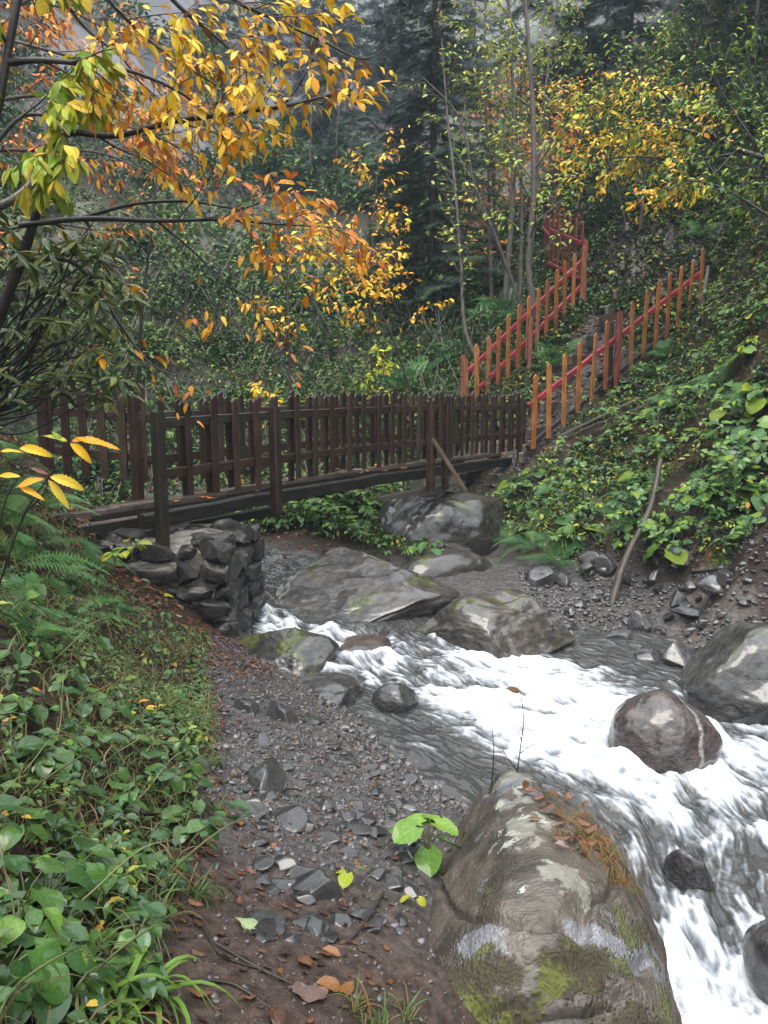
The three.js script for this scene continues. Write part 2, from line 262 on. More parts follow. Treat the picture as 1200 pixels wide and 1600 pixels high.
// right bank
S(2.5, 11.3, .8); S(2.0, 12.3, .45); S(2.9, 12, 1.3); S(3.4, 10.75, 1.25); S(4.1, 9.75, 1.25); S(4.7, 8.9, 1.2); SP(1000, 775, 11.6); SP(1000, 655, 13.6); SP(833, 712, 14.3); SP(960, 606, 16.1); SP(1092, 496, 18); SP(1060, 600, 14.8); SP(1150, 590, 11.8); SP(1150, 715, 10.4); SP(1190, 450, 14); SP(1150, 200, 21); SP(1150, 50, 24); SP(1050, 200, 24); SP(1030, 550, 17.1); SP(1075, 560, 15.6); SP(1140, 420, 18.6); SP(1040, 480, 18.4); SP(1190, 330, 17); SP(1000, 330, 20); SP(1130, 475, 18); SP(1250, 700, 8.8); SP(1300, 400, 11); S(6, 6.5, 2.2); S(7.5, 4, 3); S(6.5, 1.5, 1.0); S(9, 9, 7); SP(900, 765, 13); SP(1150, -120, 30); SP(1330, 150, 15);
// bridge far end, stairway
S(2.3, 13.4, .95); S(2.7, 14.6, 1.62); S(1.7, 14.8, 1.5); SP(850, 700, 14.6); SP(905, 610, 16); SP(940, 510, 17.8); SP(960, 450, 19.2); SP(905, 480, 18.6); SP(840, 600, 16.4, -.1); SP(780, 610, 16.6); SP(830, 455, 20); SP(765, 560, 18); SP(650, 610, 17); SP(870, 400, 22); SP(960, 400, 22);
// far bank and hillsides
S(-.6, 11.6, .55); S(-1.9, 12.2, .5); SP(450, 830, 13); SP(450, 700, 15.5); SP(450, 600, 18); SP(450, 450, 23); SP(450, 300, 36); SP(450, 150, 56); SP(450, 0, 76); SP(150, 600, 15.5); SP(200, 450, 19); SP(200, 300, 28); SP(200, 100, 44); SP(200, -150, 62); SP(-100, 600, 13.5); SP(-100, 300, 18); SP(-100, 0, 28); SP(650, 450, 24); SP(650, 300, 52); SP(650, 100, 105); SP(650, -100, 140); SP(850, 300, 48); SP(880, 100, 125); SP(880, -100, 160); SP(1100, -50, 85, 6); S(70, 70, 60); S(-70, 40, 62); S(-60, 0, 50); S(50, 0, 40); S(0, 190, 130);
S(60, 20, 50); S(-60, 120, 95);
const tps = (() => {
  const n = survey.length, N = n + 3, A = []; const phi = (r2) => r2 < 1e-12 ? 0 : 0.5 * r2 * Math.log(r2);
  for (let i = 0; i < N; i++) A.push(new Float64Array(N + 1));
  for (let i = 0; i < n; i++) { for (let j = 0; j < n; j++) { const dx = survey[i][0] - survey[j][0], dz = survey[i][1] - survey[j][1]; A[i][j] = phi(dx * dx + dz * dz); } A[i][i] += 0.02; A[i][n] = A[n][i] = 1; A[i][n + 1] = A[n + 1][i] = survey[i][0]; A[i][n + 2] = A[n + 2][i] = survey[i][1]; A[i][N] = survey[i][2]; }
  for (let c = 0; c < N; c++) { let p = c; for (let r = c + 1; r < N; r++) if (Math.abs(A[r][c]) > Math.abs(A[p][c])) p = r; [A[c], A[p]] = [A[p], A[c]]; for (let r = c + 1; r < N; r++) { const f = A[r][c] / A[c][c]; if (f) for (let k = c; k <= N; k++) A[r][k] -= f * A[c][k]; } }
  const w = new Float64Array(N); for (let r = N - 1; r >= 0; r--) { let s = A[r][N]; for (let k = r + 1; k < N; k++) s -= A[r][k] * w[k]; w[r] = s / A[r][r]; }
  return (x, D) => { let s = w[n] + w[n + 1] * x + w[n + 2] * D; for (let i = 0; i < n; i++) { const dx = x - survey[i][0], dz = D - survey[i][1], r2 = dx * dx + dz * dz; if (r2 > 1e-12) s += w[i] * 0.5 * r2 * Math.log(r2); } return s; };
})();
// distance from a polyline [[x, D], ...]
function near(line, x, D) { let b = 1e9; for (let i = 0; i + 1 < line.length; i++) { const [ax, ay] = line[i], [bx, by] = line[i + 1], vx = bx - ax, vy = by - ay, t = clamp(((x - ax) * vx + (D - ay) * vy) / (vx * vx + vy * vy)); b = Math.min(b, Math.hypot(x - ax - vx * t, D - ay - vy * t)); } return b; }
function inside(poly, x, D) { let c = false; for (let i = 0, j = poly.length - 1; i < poly.length; j = i++) { const [xi, yi] = poly[i], [xj, yj] = poly[j]; if ((yi > D) !== (yj > D) && x < (xj - xi) * (D - yi) / (yj - yi) + xi) c = !c; } return c; }
const line1 = (pts, D) => { if (D <= pts[0][1]) return pts[0][0]; for (let i = 0; i + 1 < pts.length; i++) if (D <= pts[i + 1][1]) return lerp(pts[i][0], pts[i + 1][0], (D - pts[i][1]) / (pts[i + 1][1] - pts[i][1])); return pts[pts.length - 1][0]; };
const pathEdge = [[-.5, 0], [-.6, 1.7], [-.8, 3.1], [-1.2, 5.3], [-1.6, 6.8], [-1.75, 7.8]];
const bankFoot = [[1.9, 13], [2.5, 10.95], [3.4, 10.35], [4.1, 9.25], [4.8, 8.3], [6, 6.6], [7, 4]];
const stairLine = [[2.55, 14.3], [2.95, 15.1], [4.0, 16.6], [5.0, 18], [5.7, 19.4], [5.9, 21]];
const bankSide = (x, D) => { // > 0 on the right bank
  for (let i = 0; i + 1 < bankFoot.length; i++) { const [ax, ay] = bankFoot[i], [bx, by] = bankFoot[i + 1]; if (D <= ay && D >= by) return x - lerp(ax, bx, (ay - D) / (ay - by)); } return D > 13 ? 1 : x - 7; };
function H(x, D) {
  let y = tps(x, D); const far = sstep(16, 60, D);
  const onPath = D < 8.5 && D > -2 && x > line1(pathEdge, D) && x < 1 ? 1 : 0;
  y += (onPath ? .05 : .11) * fbm(x * 1.3, D * 1.3, 3, 4) + .025 * fbm(x * 7, D * 7, 9, 3);
  y += far * 3.2 * (fbm(x * .11, D * .11, 5, 4)) + far * 1.8 * (ridged(x * .3, D * .22, 2, 5) - .55) * sstep(26, 40, D) + .5 * sstep(24, 34, D) * (ridged(x * 1.1, D * .8, 12, 3) - .5);
  return y;
}
const DEEPEST = 175;
const gx = [], gd = [];
{ let x = 0; const right = [], left = []; for (let s = .05; x < 70;) { x += x < 4.5 ? .05 : (s = Math.min(x < 26 ? .32 : 3, s * 1.06)); right.push(x); } x = 0; for (let s = .05; x > -70;) { x -= x > -3.5 ? .05 : (s = Math.min(x > -28 ? .32 : 3, s * 1.06)); left.push(x); } gx.push(...left.reverse(), 0, ...right); }
{ let d = 1, s = .05; const back = []; for (let q = 1, t = .06; q > -7;) { q -= t; t *= 1.12; back.push(q); } gd.push(...back.reverse()); while (d < DEEPEST) { gd.push(d); d += d < 11 ? .05 : (s = Math.min(d < 60 ? .32 : 1.1, s * 1.028)); } }
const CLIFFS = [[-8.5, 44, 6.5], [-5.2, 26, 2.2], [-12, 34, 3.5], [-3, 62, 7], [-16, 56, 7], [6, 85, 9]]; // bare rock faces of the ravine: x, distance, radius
const groundH = new Float32Array(gx.length * gd.length);
{
  const nx = gx.length, nd = gd.length, pos = [], uv = [], col = [], idx = [];
  for (let j = 0; j < nd; j++) for (let i = 0; i < nx; i++) groundH[j * nx + i] = H(gx[i], gd[j]);
  for (let j = 0; j < nd; j++) for (let i = 0; i < nx; i++) {
    const x = gx[i], D = gd[j], y = groundH[j * nx + i]; pos.push(x, y, -D); uv.push(x, D + y * .8);
    const n1 = fbm(x * 1.7, D * 1.7, 4, 4), n2 = fbm(x * 9, D * 9, 8, 3);
    let c = mix3([.03, .022, .016], [.055, .036, .025], clamp(.5 + n1 * 1.3));                               // leaf mould under plants
    const pe = line1(pathEdge, D);
    if (D < 9) { const m = sstep(pe - .12, pe + .12, x + .12 * n2) * sstep(1.4, .9, x); const mud = mix3([.062, .042, .034], [.095, .066, .054], clamp(.5 + n1 + n2 * .6)), grit = mix3([.07, .067, .068], [.12, .115, .115], clamp(.5 + n1 + n2)); c = mix3(c, mix3(mud, grit, sstep(2.6, 3.8, D + .6 * n1)), m); }
    if (D < 13 && x > -3 && y < .62) c = mix3(c, mix3([.07, .067, .064], [.13, .12, .115], clamp(.5 + n1 + n2)), sstep(.62, .45, y + .1 * n1) * (bankSide(x, D) < .1 ? 1 : 0));   // gravel shore
    if (D > 7.4 && D < 10.5 && x > 3.0 && x < 4.3 && bankSide(x, D) < .15) c = mix3(c, [.17, .145, .13], sstep(.0, .2, .12 + n1 - Math.hypot(x - 3.55, (D - 9.0) * .9) * .28));         // fine sand
    const st = near(stairLine, x, D); if (st < 1.3 && D > 13.5) c = mix3(c, mix3([.045, .034, .028], [.095, .08, .07], clamp(.5 + n1 + n2)), sstep(.8, .35, st + .3 * n2) * sstep(19.6, 18.8, D));
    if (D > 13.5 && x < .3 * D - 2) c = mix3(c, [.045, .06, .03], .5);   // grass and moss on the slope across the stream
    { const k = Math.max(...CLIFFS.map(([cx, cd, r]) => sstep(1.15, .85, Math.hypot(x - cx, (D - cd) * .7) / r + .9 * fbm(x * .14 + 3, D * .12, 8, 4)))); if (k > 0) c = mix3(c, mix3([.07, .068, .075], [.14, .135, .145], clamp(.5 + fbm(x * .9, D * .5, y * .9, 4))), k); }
    col.push(...c);
    if (i + 1 < nx && j + 1 < nd) { const a = j * nx + i, b = a + nx; idx.push(a, a + 1, b, a + 1, b + 1, b); }
  }
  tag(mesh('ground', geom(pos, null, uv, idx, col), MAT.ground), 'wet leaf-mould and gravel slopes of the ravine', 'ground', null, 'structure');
}
const locate = (arr, v) => { let lo = 0, hi = arr.length - 2; if (v <= arr[0]) return [0, 0]; while (lo < hi) { const m = (lo + hi + 1) >> 1; if (arr[m] <= v) lo = m; else hi = m - 1; } return [lo, clamp((v - arr[lo]) / (arr[lo + 1] - arr[lo]))]; };
function G(x, D) { const nx = gx.length, [i, u] = locate(gx, x), [j, v] = locate(gd, D), o = j * nx + i; return lerp(lerp(groundH[o], groundH[o + 1], u), lerp(groundH[o + nx], groundH[o + nx + 1], u), v); }
function GN(x, D) { const e = .06 + D * .004; return V3(G(x - e, D) - G(x + e, D), 2 * e, G(x, D + e) - G(x, D - e)).normalize(); }
// where a line of sight meets the ground
function hit(px, py, from = .8, to = 100) { let a = from; for (let D = from; D < to; D += .03 + D * .004) { const p = at(px, py, D); if (p.y < G(p.x, D)) { return P(p.x, D, G(p.x, D)); } a = D; } return at(px, py, to); }

// ---------------------------------------------------------------- water
const flow = [[-9, 12.9, .98], [-6, 12.3, .86], [-3.6, 11.2, .62], [-2.2, 10.3, .47], [-1.2, 9.3, .36], [-.3, 8.3, .29], [.9, 7.4, .18], [2.1, 6.75, .07], [3.0, 6.0, -.03], [3.3, 5.0, -.14], [3.0, 4.0, -.27], [2.7, 2.8, -.4], [2.6, 1, -.55], [2.6, -3, -.8]];
const flowPts = (() => { const c = new THREE.CatmullRomCurve3(flow.map(([x, D, y]) => P(x, D, y)), false, 'centripetal'), o = []; for (let i = 0; i <= 120; i++) { const t = i / 120, p = c.getPoint(t), d = c.getTangent(t); o.push([p.x, -p.z, p.y, d.x, -d.z]); } return o; })();
function stream(x, D) { let W = 1e-9, y = 0, fx = 0, fy = 0, best = 1e9; for (const p of flowPts) { const r2 = (x - p[0]) ** 2 + (D - p[1]) ** 2, w = Math.exp(-r2 / .9) + 1e-5 / (1 + r2 * r2); W += w; y += w * p[2]; fx += w * p[3]; fy += w * p[4]; if (r2 < best) best = r2; } const l = Math.hypot(fx, fy) || 1; return [y / W, fx / l, fy / l, Math.sqrt(best)]; }
const streamRocks = []; // [x, D, radius] of stones that split the water
{
  const X0 = -4, X1 = 5.2, D0 = 1.2, D1 = 12.2, N = 1024, wx = X1 - X0, wd = D1 - D0;
  // white patches: [px, py, level y, radius across, stretch along, strength]
  const foam = [[470, 1000, .3, .5, .9, 1.1], [560, 1015, .27, .55, .8, .9], [430, 975, .35, .35, .6, .7], [520, 1050, .25, .35, .6, .7], [720, 1010, .22, .3, .7, .6], [800, 1040, .16, .62, 1.1, 1.3], [900, 1080, .1, .7, 1.3, 1.3], [720, 1090, .18, .5, .9, .95], [850, 1130, .08, .6, 1, 1.1], [960, 1120, .06, .5, 1, 1.2], [820, 1180, .05, .35, .8, .8], [950, 1200, 0, .42, .9, 1.1], [1080, 1200, -.02, .4, .8, 1.15], [1170, 1120, .03, .45, .7, 1.3], [1190, 1190, -.03, .4, .8, 1.2], [1000, 1225, -.02, .25, .8, .7], [1100, 1540, -.3, .38, .7, 1.3], [1080, 1470, -.24, .28, .6, .8], [1150, 1590, -.35, .4, .5, 1.0], [1125, 1330, -.15, .16, .5, .5], [1185, 1290, -.1, .2, .5, .6], [1170, 1440, -.24, .16, .4, .5],  [405, 940, .45, .2, .5, .8], [640, 1170, .16, .2, .5, .35], [1040, 1330, -.14, .1, .4, .4]].map(([px, py, y, r, s, k]) => { const a = Math.atan((py - 800) / FOCAL) + PITCH, D = (EYE - y) / Math.tan(a), p = at(px, py, D); return [p.x, D, r, s, k]; });
  const vx = new Float32Array(N * N), vy = new Float32Array(N * N), lev = new Float32Array(N * N), msk = new Float32Array(N * N), noi = new Float32Array(N * N), lic = new Float32Array(N * N), lic2 = new Float32Array(N * N);
  reseed(5);
  const cs = 8, nc = N / cs + 1, cg = []; for (let j = 0; j < nc; j++) for (let i = 0; i < nc; i++) { const x = X0 + i * cs / N * wx, D = D0 + j * cs / N * wd, s = stream(x, D); const tw = .7 * fbm(x * .9, D * .9, 2, 3) + 1.1 * fbm(x * 3.3, D * 3.3, 6, 2); let m = 1; for (const [fx, fd, r, st, k] of foam) { const dx = x - fx, dd = D - fd, al = dx * s[1] + dd * s[2], ac = -dx * s[2] + dd * s[1]; m *= 1 - Math.min(.88, k * .86) * Math.exp(-(ac * ac) / (r * r * .62) - (al * al) / (st * st * .7)); } m = 1 - m; const c = Math.cos(tw), sn = Math.sin(tw); cg.push([s[0], s[1] * c - s[2] * sn, s[1] * sn + s[2] * c, m]); }
  for (let j = 0; j < N; j++) for (let i = 0; i < N; i++) { const o = j * N + i, u = i / cs, v = j / cs, iu = Math.min(nc - 2, u | 0), iv = Math.min(nc - 2, v | 0), fu = u - iu, fv = v - iv, a = cg[iv * nc + iu], b = cg[iv * nc + iu + 1], c = cg[(iv + 1) * nc + iu], d = cg[(iv + 1) * nc + iu + 1]; const q = (k) => lerp(lerp(a[k], b[k], fu), lerp(c[k], d[k], fu), fv); lev[o] = q(0); vx[o] = q(1); vy[o] = q(2); msk[o] = q(3); noi[o] = rnd(); }
  // streaks: noise smeared along the current
  const smear = (src, dst, steps, h) => { for (let j = 0; j < N; j++) for (let i = 0; i < N; i++) { let s = src[j * N + i], w = 1; for (const dir of [1, -1]) { let x = i, y = j; for (let k = 0; k < steps; k++) { const o = (y | 0) * N + (x | 0); x += dir * h * vx[o]; y += dir * h * vy[o] * (wx / wd); if (x < 0 || y < 0 || x >= N || y >= N) break; const g = 1 - k / steps; s += g * src[(y | 0) * N + (x | 0)]; w += g; } } dst[j * N + i] = s / w; } };
  const blur = (src) => { const t = new Float32Array(N * N); for (let j = 0; j < N; j++) for (let i = 0; i < N; i++) { let s = 0; for (let k = -1; k <= 1; k++) for (let l = -1; l <= 1; l++) s += src[clamp(j + k, 0, N - 1) * N + clamp(i + l, 0, N - 1)]; t[j * N + i] = s / 9; } return t; };
  const n1 = blur(noi), coarse = new Float32Array(N * N);
  for (let j = 0; j < N; j++) for (let i = 0; i < N; i++) coarse[j * N + i] = .5 + .9 * fbm(i * .045, j * .045, 7, 3);
  smear(n1, lic, 9, 1.1); smear(coarse, lic2, 9, 1.8);
  const colr = new Uint8Array(N * N * 4), rough = new Uint8Array(N * N * 4), bump = new Uint8Array(N * N * 4), hgt = new Float32Array(N * N);
  const sq = (c) => 255 * (c <= .0031308 ? c * 12.92 : 1.055 * Math.pow(clamp(c), 1 / 2.4) - .055);
  for (let o = 0; o < N * N; o++) {
    const i = o % N, j = (o / N) | 0, st = (lic[o] - .5) * 4.2, st2 = (lic2[o] - .5) * 2.0, m = clamp(msk[o], 0, 1.6), fine = fbm(i * .11 + 2 * lic2[o], j * .11, 12, 3);
    const wisp = .55 * sstep(.16, .42, st + .45 * fine + .3 * st2) * (.3 + .7 * clamp(m * 1.5)); const f = clamp(sstep(.3, .95, 1.06 * m + .55 * st + .62 * st2 + .32 * fine)), veil = .15 * sstep(.25, .85, m + .5 * st2 + .5 * st);
    const tint = .5 + .5 * fbm(i * .02, j * .02, 3, 3);
    const dark = [.022 + .025 * tint, .024 + .022 * tint, .024 + .02 * tint], w = clamp(Math.max(f, veil, wisp)); const c = mix3(dark, mix3([.2, .225, .26], [.53, .55, .575], sstep(-.5, .45, .7 * st + .9 * st2 + .6 * fine + m - .75)), w);  // blue-grey shading of the waves is painted into the foam colour along its streaks
    for (let k = 0; k < 3; k++) { colr[o * 4 + k] = sq(c[k]); rough[o * 4 + k] = 255 * (.06 + .5 * w); bump[o * 4 + k] = 255 * clamp(.5 + .25 * st + .22 * st2 + .3 * fine); } colr[o * 4 + 3] = rough[o * 4 + 3] = bump[o * 4 + 3] = 255;
    hgt[o] = st2 * (.035 + .09 * clamp(m)) + st * (.008 + .03 * clamp(m)) + .02 * fine * clamp(m);
  }
  const dt = (d, s) => { const t = new THREE.DataTexture(d, N, N); t.magFilter = THREE.LinearFilter; t.minFilter = THREE.LinearMipmapLinearFilter; t.generateMipmaps = true; if (s) t.colorSpace = THREE.SRGBColorSpace; t.needsUpdate = true; return t; };
  const mat = phys({ map: dt(colr, true), roughnessMap: dt(rough), roughness: 1, bumpMap: dt(bump), bumpScale: .06, ior: 1.33 });
  const n = 520, pos = [], uv = [], idx = [];
  for (let j = 0; j <= n; j++) for (let i = 0; i <= n; i++) { const u = i / n, v = j / n, o = Math.min(N - 1, (v * N) | 0) * N + Math.min(N - 1, (u * N) | 0), x = X0 + u * wx, D = D0 + v * wd; let y = lev[o] + hgt[o] + .07 * fbm(x * 2.1, D * 2.1, 6, 3) + .05 * clamp(msk[o]) * fbm(x * 6, D * 6, 16, 3); for (const [rx, rd, r, hh] of STREAM_ROCKS()) { const q = Math.hypot(x - rx, D - rd) / r; y += hh * Math.exp(-((q - 1) ** 2) / .09); } pos.push(x, y, -D); uv.push(u, v); }
  const ok = (k) => pos[3 * k + 1] > G(pos[3 * k], -pos[3 * k + 2]) - .12;
  for (let j = 0; j < n; j++) for (let i = 0; i < n; i++) { const a = j * (n + 1) + i, b = a + n + 1; if (ok(a) || ok(a + 1) || ok(b) || ok(b + 1)) idx.push(a, a + 1, b, a + 1, b + 1, b); }
  tag(mesh('stream_water', geom(pos, null, uv, idx), mat), 'white rushing stream water with dark glassy eddies', 'water', null, 'structure');
  const upPos = [], upIdx = [], upUv = []; // the reach below the frame, carried on plainly
}
function STREAM_ROCKS() { return [[2.3, 6.15, .42, .06], [3.35, 7.15, .7, .04], [-.25, 8.15, .45, .08]]; }
const waterAt = (x, D) => stream(x, D)[0];

// ---------------------------------------------------------------- boulders and stones
function boulder(name, label, D, x, y, r, opt, paint, mat = MAT.rock, turn = 0, tilt) {
  const g = finishRock(rockGeo(opt.sd ?? 1, opt), r[0], r[1], r[2], paint, tilt); const m = mesh(name, g, mat); m.position.copy(P(x, D, y)); m.rotation.y = turn; return tag(m, label, 'rock');
}
let boulderTop = null; // height of the long boulder's surface
{ // the long boulder beside the path: lofted from its own cross-sections
  const spec = [[1.95, .50, .55, .3, -.2], [2.25, .52, .6, .62, -.2], [2.5, .56, .61, .9, -.25], [2.8, .61, .59, 1.03, -.3], [3.1, .66, .57, 1.03, -.3], [3.5, .72, .53, .97, -.3], [3.9, .76, .48, .89, -.3], [4.25, .77, .39, .8, -.3], [4.55, .77, .28, .66, -.3], [4.75, .77, .12, .42, -.3]];
  const nS = 300, nA = 300, pos = [], idx = [], uv = [], sd = 3.3, A0 = -.7, A1 = Math.PI + .7;
  const at2 = (t, k) => { const f = t * (spec.length - 1), i = Math.min(spec.length - 2, f | 0), u = f - i, g = (q) => spec[clamp(q, 0, spec.length - 1)][k]; const a = g(i - 1), b = g(i), c = g(i + 1), d = g(i + 2); return .5 * (2 * b + (c - a) * u + (2 * a - 5 * b + 4 * c - d) * u * u + (3 * b - a - 3 * c + d) * u * u * u); };
  const surf = (t, a, rough) => {
    const D = at2(t, 0), cx = at2(t, 1), hw = at2(t, 2), top = at2(t, 3), bot = at2(t, 4), cy = (top + bot) / 2, hh = (top - bot) / 2, ca = Math.cos(a), sa = Math.sin(a);
    let x = Math.sign(ca) * Math.pow(Math.abs(ca), .62) * hw, y = Math.sign(sa) * Math.pow(Math.abs(sa), .66) * hh; const skew = x > 0 ? -.13 * (x / hw) : .1 * (x / hw); y += skew * (y > 0 ? 1 : 0) + (y > 0 ? -.22 * Math.max(0, -x / hw - .25) : 0);
    if (!rough) return [cx + x, cy + y, D];
    const px = cx + x, py = cy + y, q = px * .8 + py * 1.3 + D * .5, ln = .045 * fbm(px * 1.9 + sd, py * 1.9, D * 1.9, 3) + .016 * fbm(px * 8, py * 8, D * 8 + sd, 5) - .03 * sstep(.06, 0, Math.abs(fbm(px * 1.2, py * 2.6 + D * 1.2, 7, 3)));
    return [px + ca * ln * 1.6, py + sa * ln * 1.6, D - (t < .05 ? .25 * ln : 0)];
  };
  for (let s = 0; s <= nS; s++) for (let k = 0; k <= nA; k++) { const t = s / nS, a = k / nA * 6.283185 - Math.PI / 2, [X, Y, D] = surf(t, a, true); pos.push(X, Y, -D); uv.push(clamp((a - A0) / (A1 - A0)), t); if (s < nS && k < nA) { const q = s * (nA + 1) + k, r = q + nA + 1; idx.push(q, r, q + 1, q + 1, r, r + 1); } }
  // brown-grey stone, pale lichen crusts on the crest, damp blue-grey patches, moss mats on the near face and the stream side
  const N = 1024, col = new Uint8Array(N * N * 4), bmp = new Uint8Array(N * N * 4), rgh = new Uint8Array(N * N * 4), sq = (c) => 255 * (c <= .0031308 ? c * 12.92 : 1.055 * Math.pow(clamp(c), 1 / 2.4) - .055);
  for (let j = 0; j < N; j++) { const t = j / (N - 1); for (let i = 0; i < N; i++) {
    const a = lerp(A0, A1, i / (N - 1)), [X, Y, D] = surf(t, a, false), o = (j * N + i) * 4, grain = noise(X * 95, Y * 95, D * 95) + .7 * noise(X * 210, Y * 210, D * 210), mid = fbm(X * 14, Y * 14, D * 14, 4), big = fbm(X * 3, Y * 3, D * 3, 4);
    let c = mix3([.062, .053, .042], [.027, .0235, .019], sstep(-.25, .35, big + .6 * mid)); const g = 1 + .22 * grain; c = [c[0] * g, c[1] * g, c[2] * g];
    const l = fbm(X * 4 + 70, Y * 7, D * 3.2, 6) + .12 * grain * .5, ridge = Math.exp(-(((X - lerp(.6, .76, t)) / .24) ** 2)) * sstep(2.62, 2.9, D), ex = sstep(.1, .15, l * .8 + .3 * mid + (ridge - .78) * .55);
    c = mix3(c, mix3([.1, .098, .084], [.17, .167, .142], clamp(.5 + mid * 1.4 + .3 * grain)), .9 * ex);
    const cr = sstep(.3, .33, fbm(X * 6 + 20, Y * 6, D * 6, 6) + .1 * grain + (ridge - .8) * .3); c = mix3(c, mix3([.2, .215, .18], [.3, .315, .275], clamp(.5 + grain * .4)), .85 * cr);
    const bl = sstep(.2, .26, fbm(X * 2.6 + 9, Y * 4, D * 4 + 4, 6) + .26 * Math.exp(-(((D - 2.72) / .14) ** 2)) - .03 + .05 * grain); c = mix3(c, mix3([.085, .089, .1], [.14, .144, .16], clamp(.5 + mid + .3 * grain)), .8 * bl);
    const zone = .36 * sstep(2.74, 2.6, D) + .26 * Math.exp(-(((X - 1.05) / .15) ** 2)) * sstep(2.9, 3.3, D) + .12 * sstep(.3, .12, X), mn = fbm(X * 3.4 + 40, Y * 3.4, D * 3.4 + 8, 6) + .07 * grain, ms = sstep(.25, .31, mn + zone);
    const mg = sstep(-.1, .35, fbm(X * 8, Y * 8, D * 8, 3) + .35 * grain + .2 * (mn + zone - .3)); c = mix3(c, mix3([.026, .021, .011], [.062, .074, .012], mg), .93 * ms);
    for (let k = 0; k < 3; k++) { col[o + k] = sq(c[k]); bmp[o + k] = 255 * clamp(.35 + .1 * grain + .22 * mid + ms * (.18 + .14 * grain) + .06 * cr); rgh[o + k] = 255 * clamp(.5 + .4 * ms - .22 * bl + .16 * ex); } col[o + 3] = bmp[o + 3] = rgh[o + 3] = 255;
  } }
  const dt = (d, s) => { const t = new THREE.DataTexture(d, N, N); t.magFilter = THREE.LinearFilter; t.minFilter = THREE.LinearMipmapLinearFilter; t.generateMipmaps = true; if (s) t.colorSpace = THREE.SRGBColorSpace; t.needsUpdate = true; return t; };
  tag(mesh('mossy_boulder', geom(pos, null, uv, idx), phys({ map: dt(col, true), bumpMap: dt(bmp), bumpScale: .03, roughnessMap: dt(rgh), roughness: 1, specularIntensity: .8 })), 'long lichen-crusted boulder with moss mats beside the muddy path', 'rock');
  boulderTop = (x, D) => { let b = -9; for (let q = 0; q < pos.length; q += 3) { const dx = pos[q] - x, dz = pos[q + 2] + D; if (dx * dx + dz * dz < .0009 && pos[q + 1] > b) b = pos[q + 1]; } return b; };
}
boulder('striped_boulder', 'round dark boulder with a pale quartz stripe standing in white water', 6.15, 2.3, .16, [.45, .36, .4], { sd: 12, detail: 30, lump: .09, cuts: 5, cutAt: [.86, .97], fine: .05 },
  (x, y, z) => { const s = Math.abs(x - .13 + .05 * noise(y * 5, z * 5, 1) - .1 * y); let c = mix3([.05, .036, .034], [.085, .07, .066], clamp(.5 + fbm(x * 6, y * 6, z * 6, 4))); return mix3(c, [.4, .38, .38], .85 * sstep(.028, .012, s + .012 * noise(x * 30, y * 30, z * 30))); }, MAT.rock, .2);
boulder('wet_boulder', 'big wet boulder rounded by the stream against the shore gravel', 7.25, 3.55, .2, [.8, .55, .62], { sd: 21, detail: 28, lump: .16, strata: .025, soft: .06, cuts: 12, cutAt: [.7, .95] }, stonePaint({ base: [.07, .068, .065], moss: .12, sd: 4, f: 3 }), MAT.rock, .5);
boulder('flat_boulder', 'broad mossy-topped flat boulder below the bridge, rushing water at its foot', 8.75, 1.32, .22, [1.02, .5, .78], { sd: 34, detail: 34, lump: .2, strata: .025, soft: .06, cuts: 12, cutAt: [.6, .88], fine: .06 }, stonePaint({ base: [.08, .07, .06], dark: [.035, .029, .024], pale: [.15, .145, .145], moss: .16, sd: 9, f: 2.4 }), MAT.rock, .3);
boulder('leafy_boulder', 'low wide boulder strewn with fallen leaves under the bridge', 10.1, -.2, .26, [1.3, .66, 1.35], { sd: 47, detail: 34, lump: .2, strata: .025, soft: .06, cuts: 12, cutAt: [.6, .9], fine: .06 }, stonePaint({ base: [.058, .05, .043], dark: [.024, .021, .019], moss: .14, sd: 15, f: 2.2 }), MAT.rock, -.5);
boulder('pier_boulder', 'tall dark boulder under the far end of the footbridge', 13.0, 1.0, .58, [1.1, .8, .95], { sd: 52, detail: 30, lump: .12, strata: .02, soft: .12, cuts: 6, cutAt: [.8, .95] }, stonePaint({ base: [.035, .032, .028], dark: [.016, .015, .014], moss: .12, sd: 21 }), MAT.rock, .2);
boulder('hollow_rock', 'low wet rock filling the gap between leafy boulder and tall dark boulder', 11.5, .85, .25, [1.05, .5, .8], { sd: 58, detail: 26, lump: .14, strata: .025, soft: .08, cuts: 8 }, stonePaint({ base: [.05, .044, .038], dark: [.022, .02, .018], moss: .16, sd: 24 }), MAT.rock, .9);
boulder('shore_boulder', 'mossy sloping boulder at the water edge below the stone wall', 7.75, -1.0, .18, [.52, .42, .55], { sd: 63, detail: 24, lump: .18, strata: .025, soft: .06, cuts: 12 }, stonePaint({ base: [.05, .046, .04], moss: .36, sd: 30, f: 3, mossCol: [.06, .07, .014] }), MAT.rock, .3);
boulder('ledge_rock', 'smooth grey bedrock ledge sloping from the wall foot to the gravel', 6.95, -.66, .16, [.58, .26, .62], { sd: 68, detail: 22, lump: .14, strata: .025, soft: .06, cuts: 12 }, stonePaint({ base: [.05, .048, .046], sd: 33, f: 4 }), MAT.rock, .8);
boulder('submerged_boulder', 'smooth brown boulder just breaking the white chute', 8.1, -.22, .2, [.42, .16, .34], { sd: 71, detail: 18, lump: .1, cuts: 3 }, stonePaint({ base: [.07, .052, .042], sd: 37 }), MAT.rock, .5);
boulder('dome_rock', 'small glossy domed rock at the edge of the shallows', 6.75, .1, .22, [.22, .17, .2], { sd: 75, detail: 16, lump: .12 }, stonePaint({ base: [.06, .058, .058], sd: 41, f: 5 }), MAT.rock, 0);
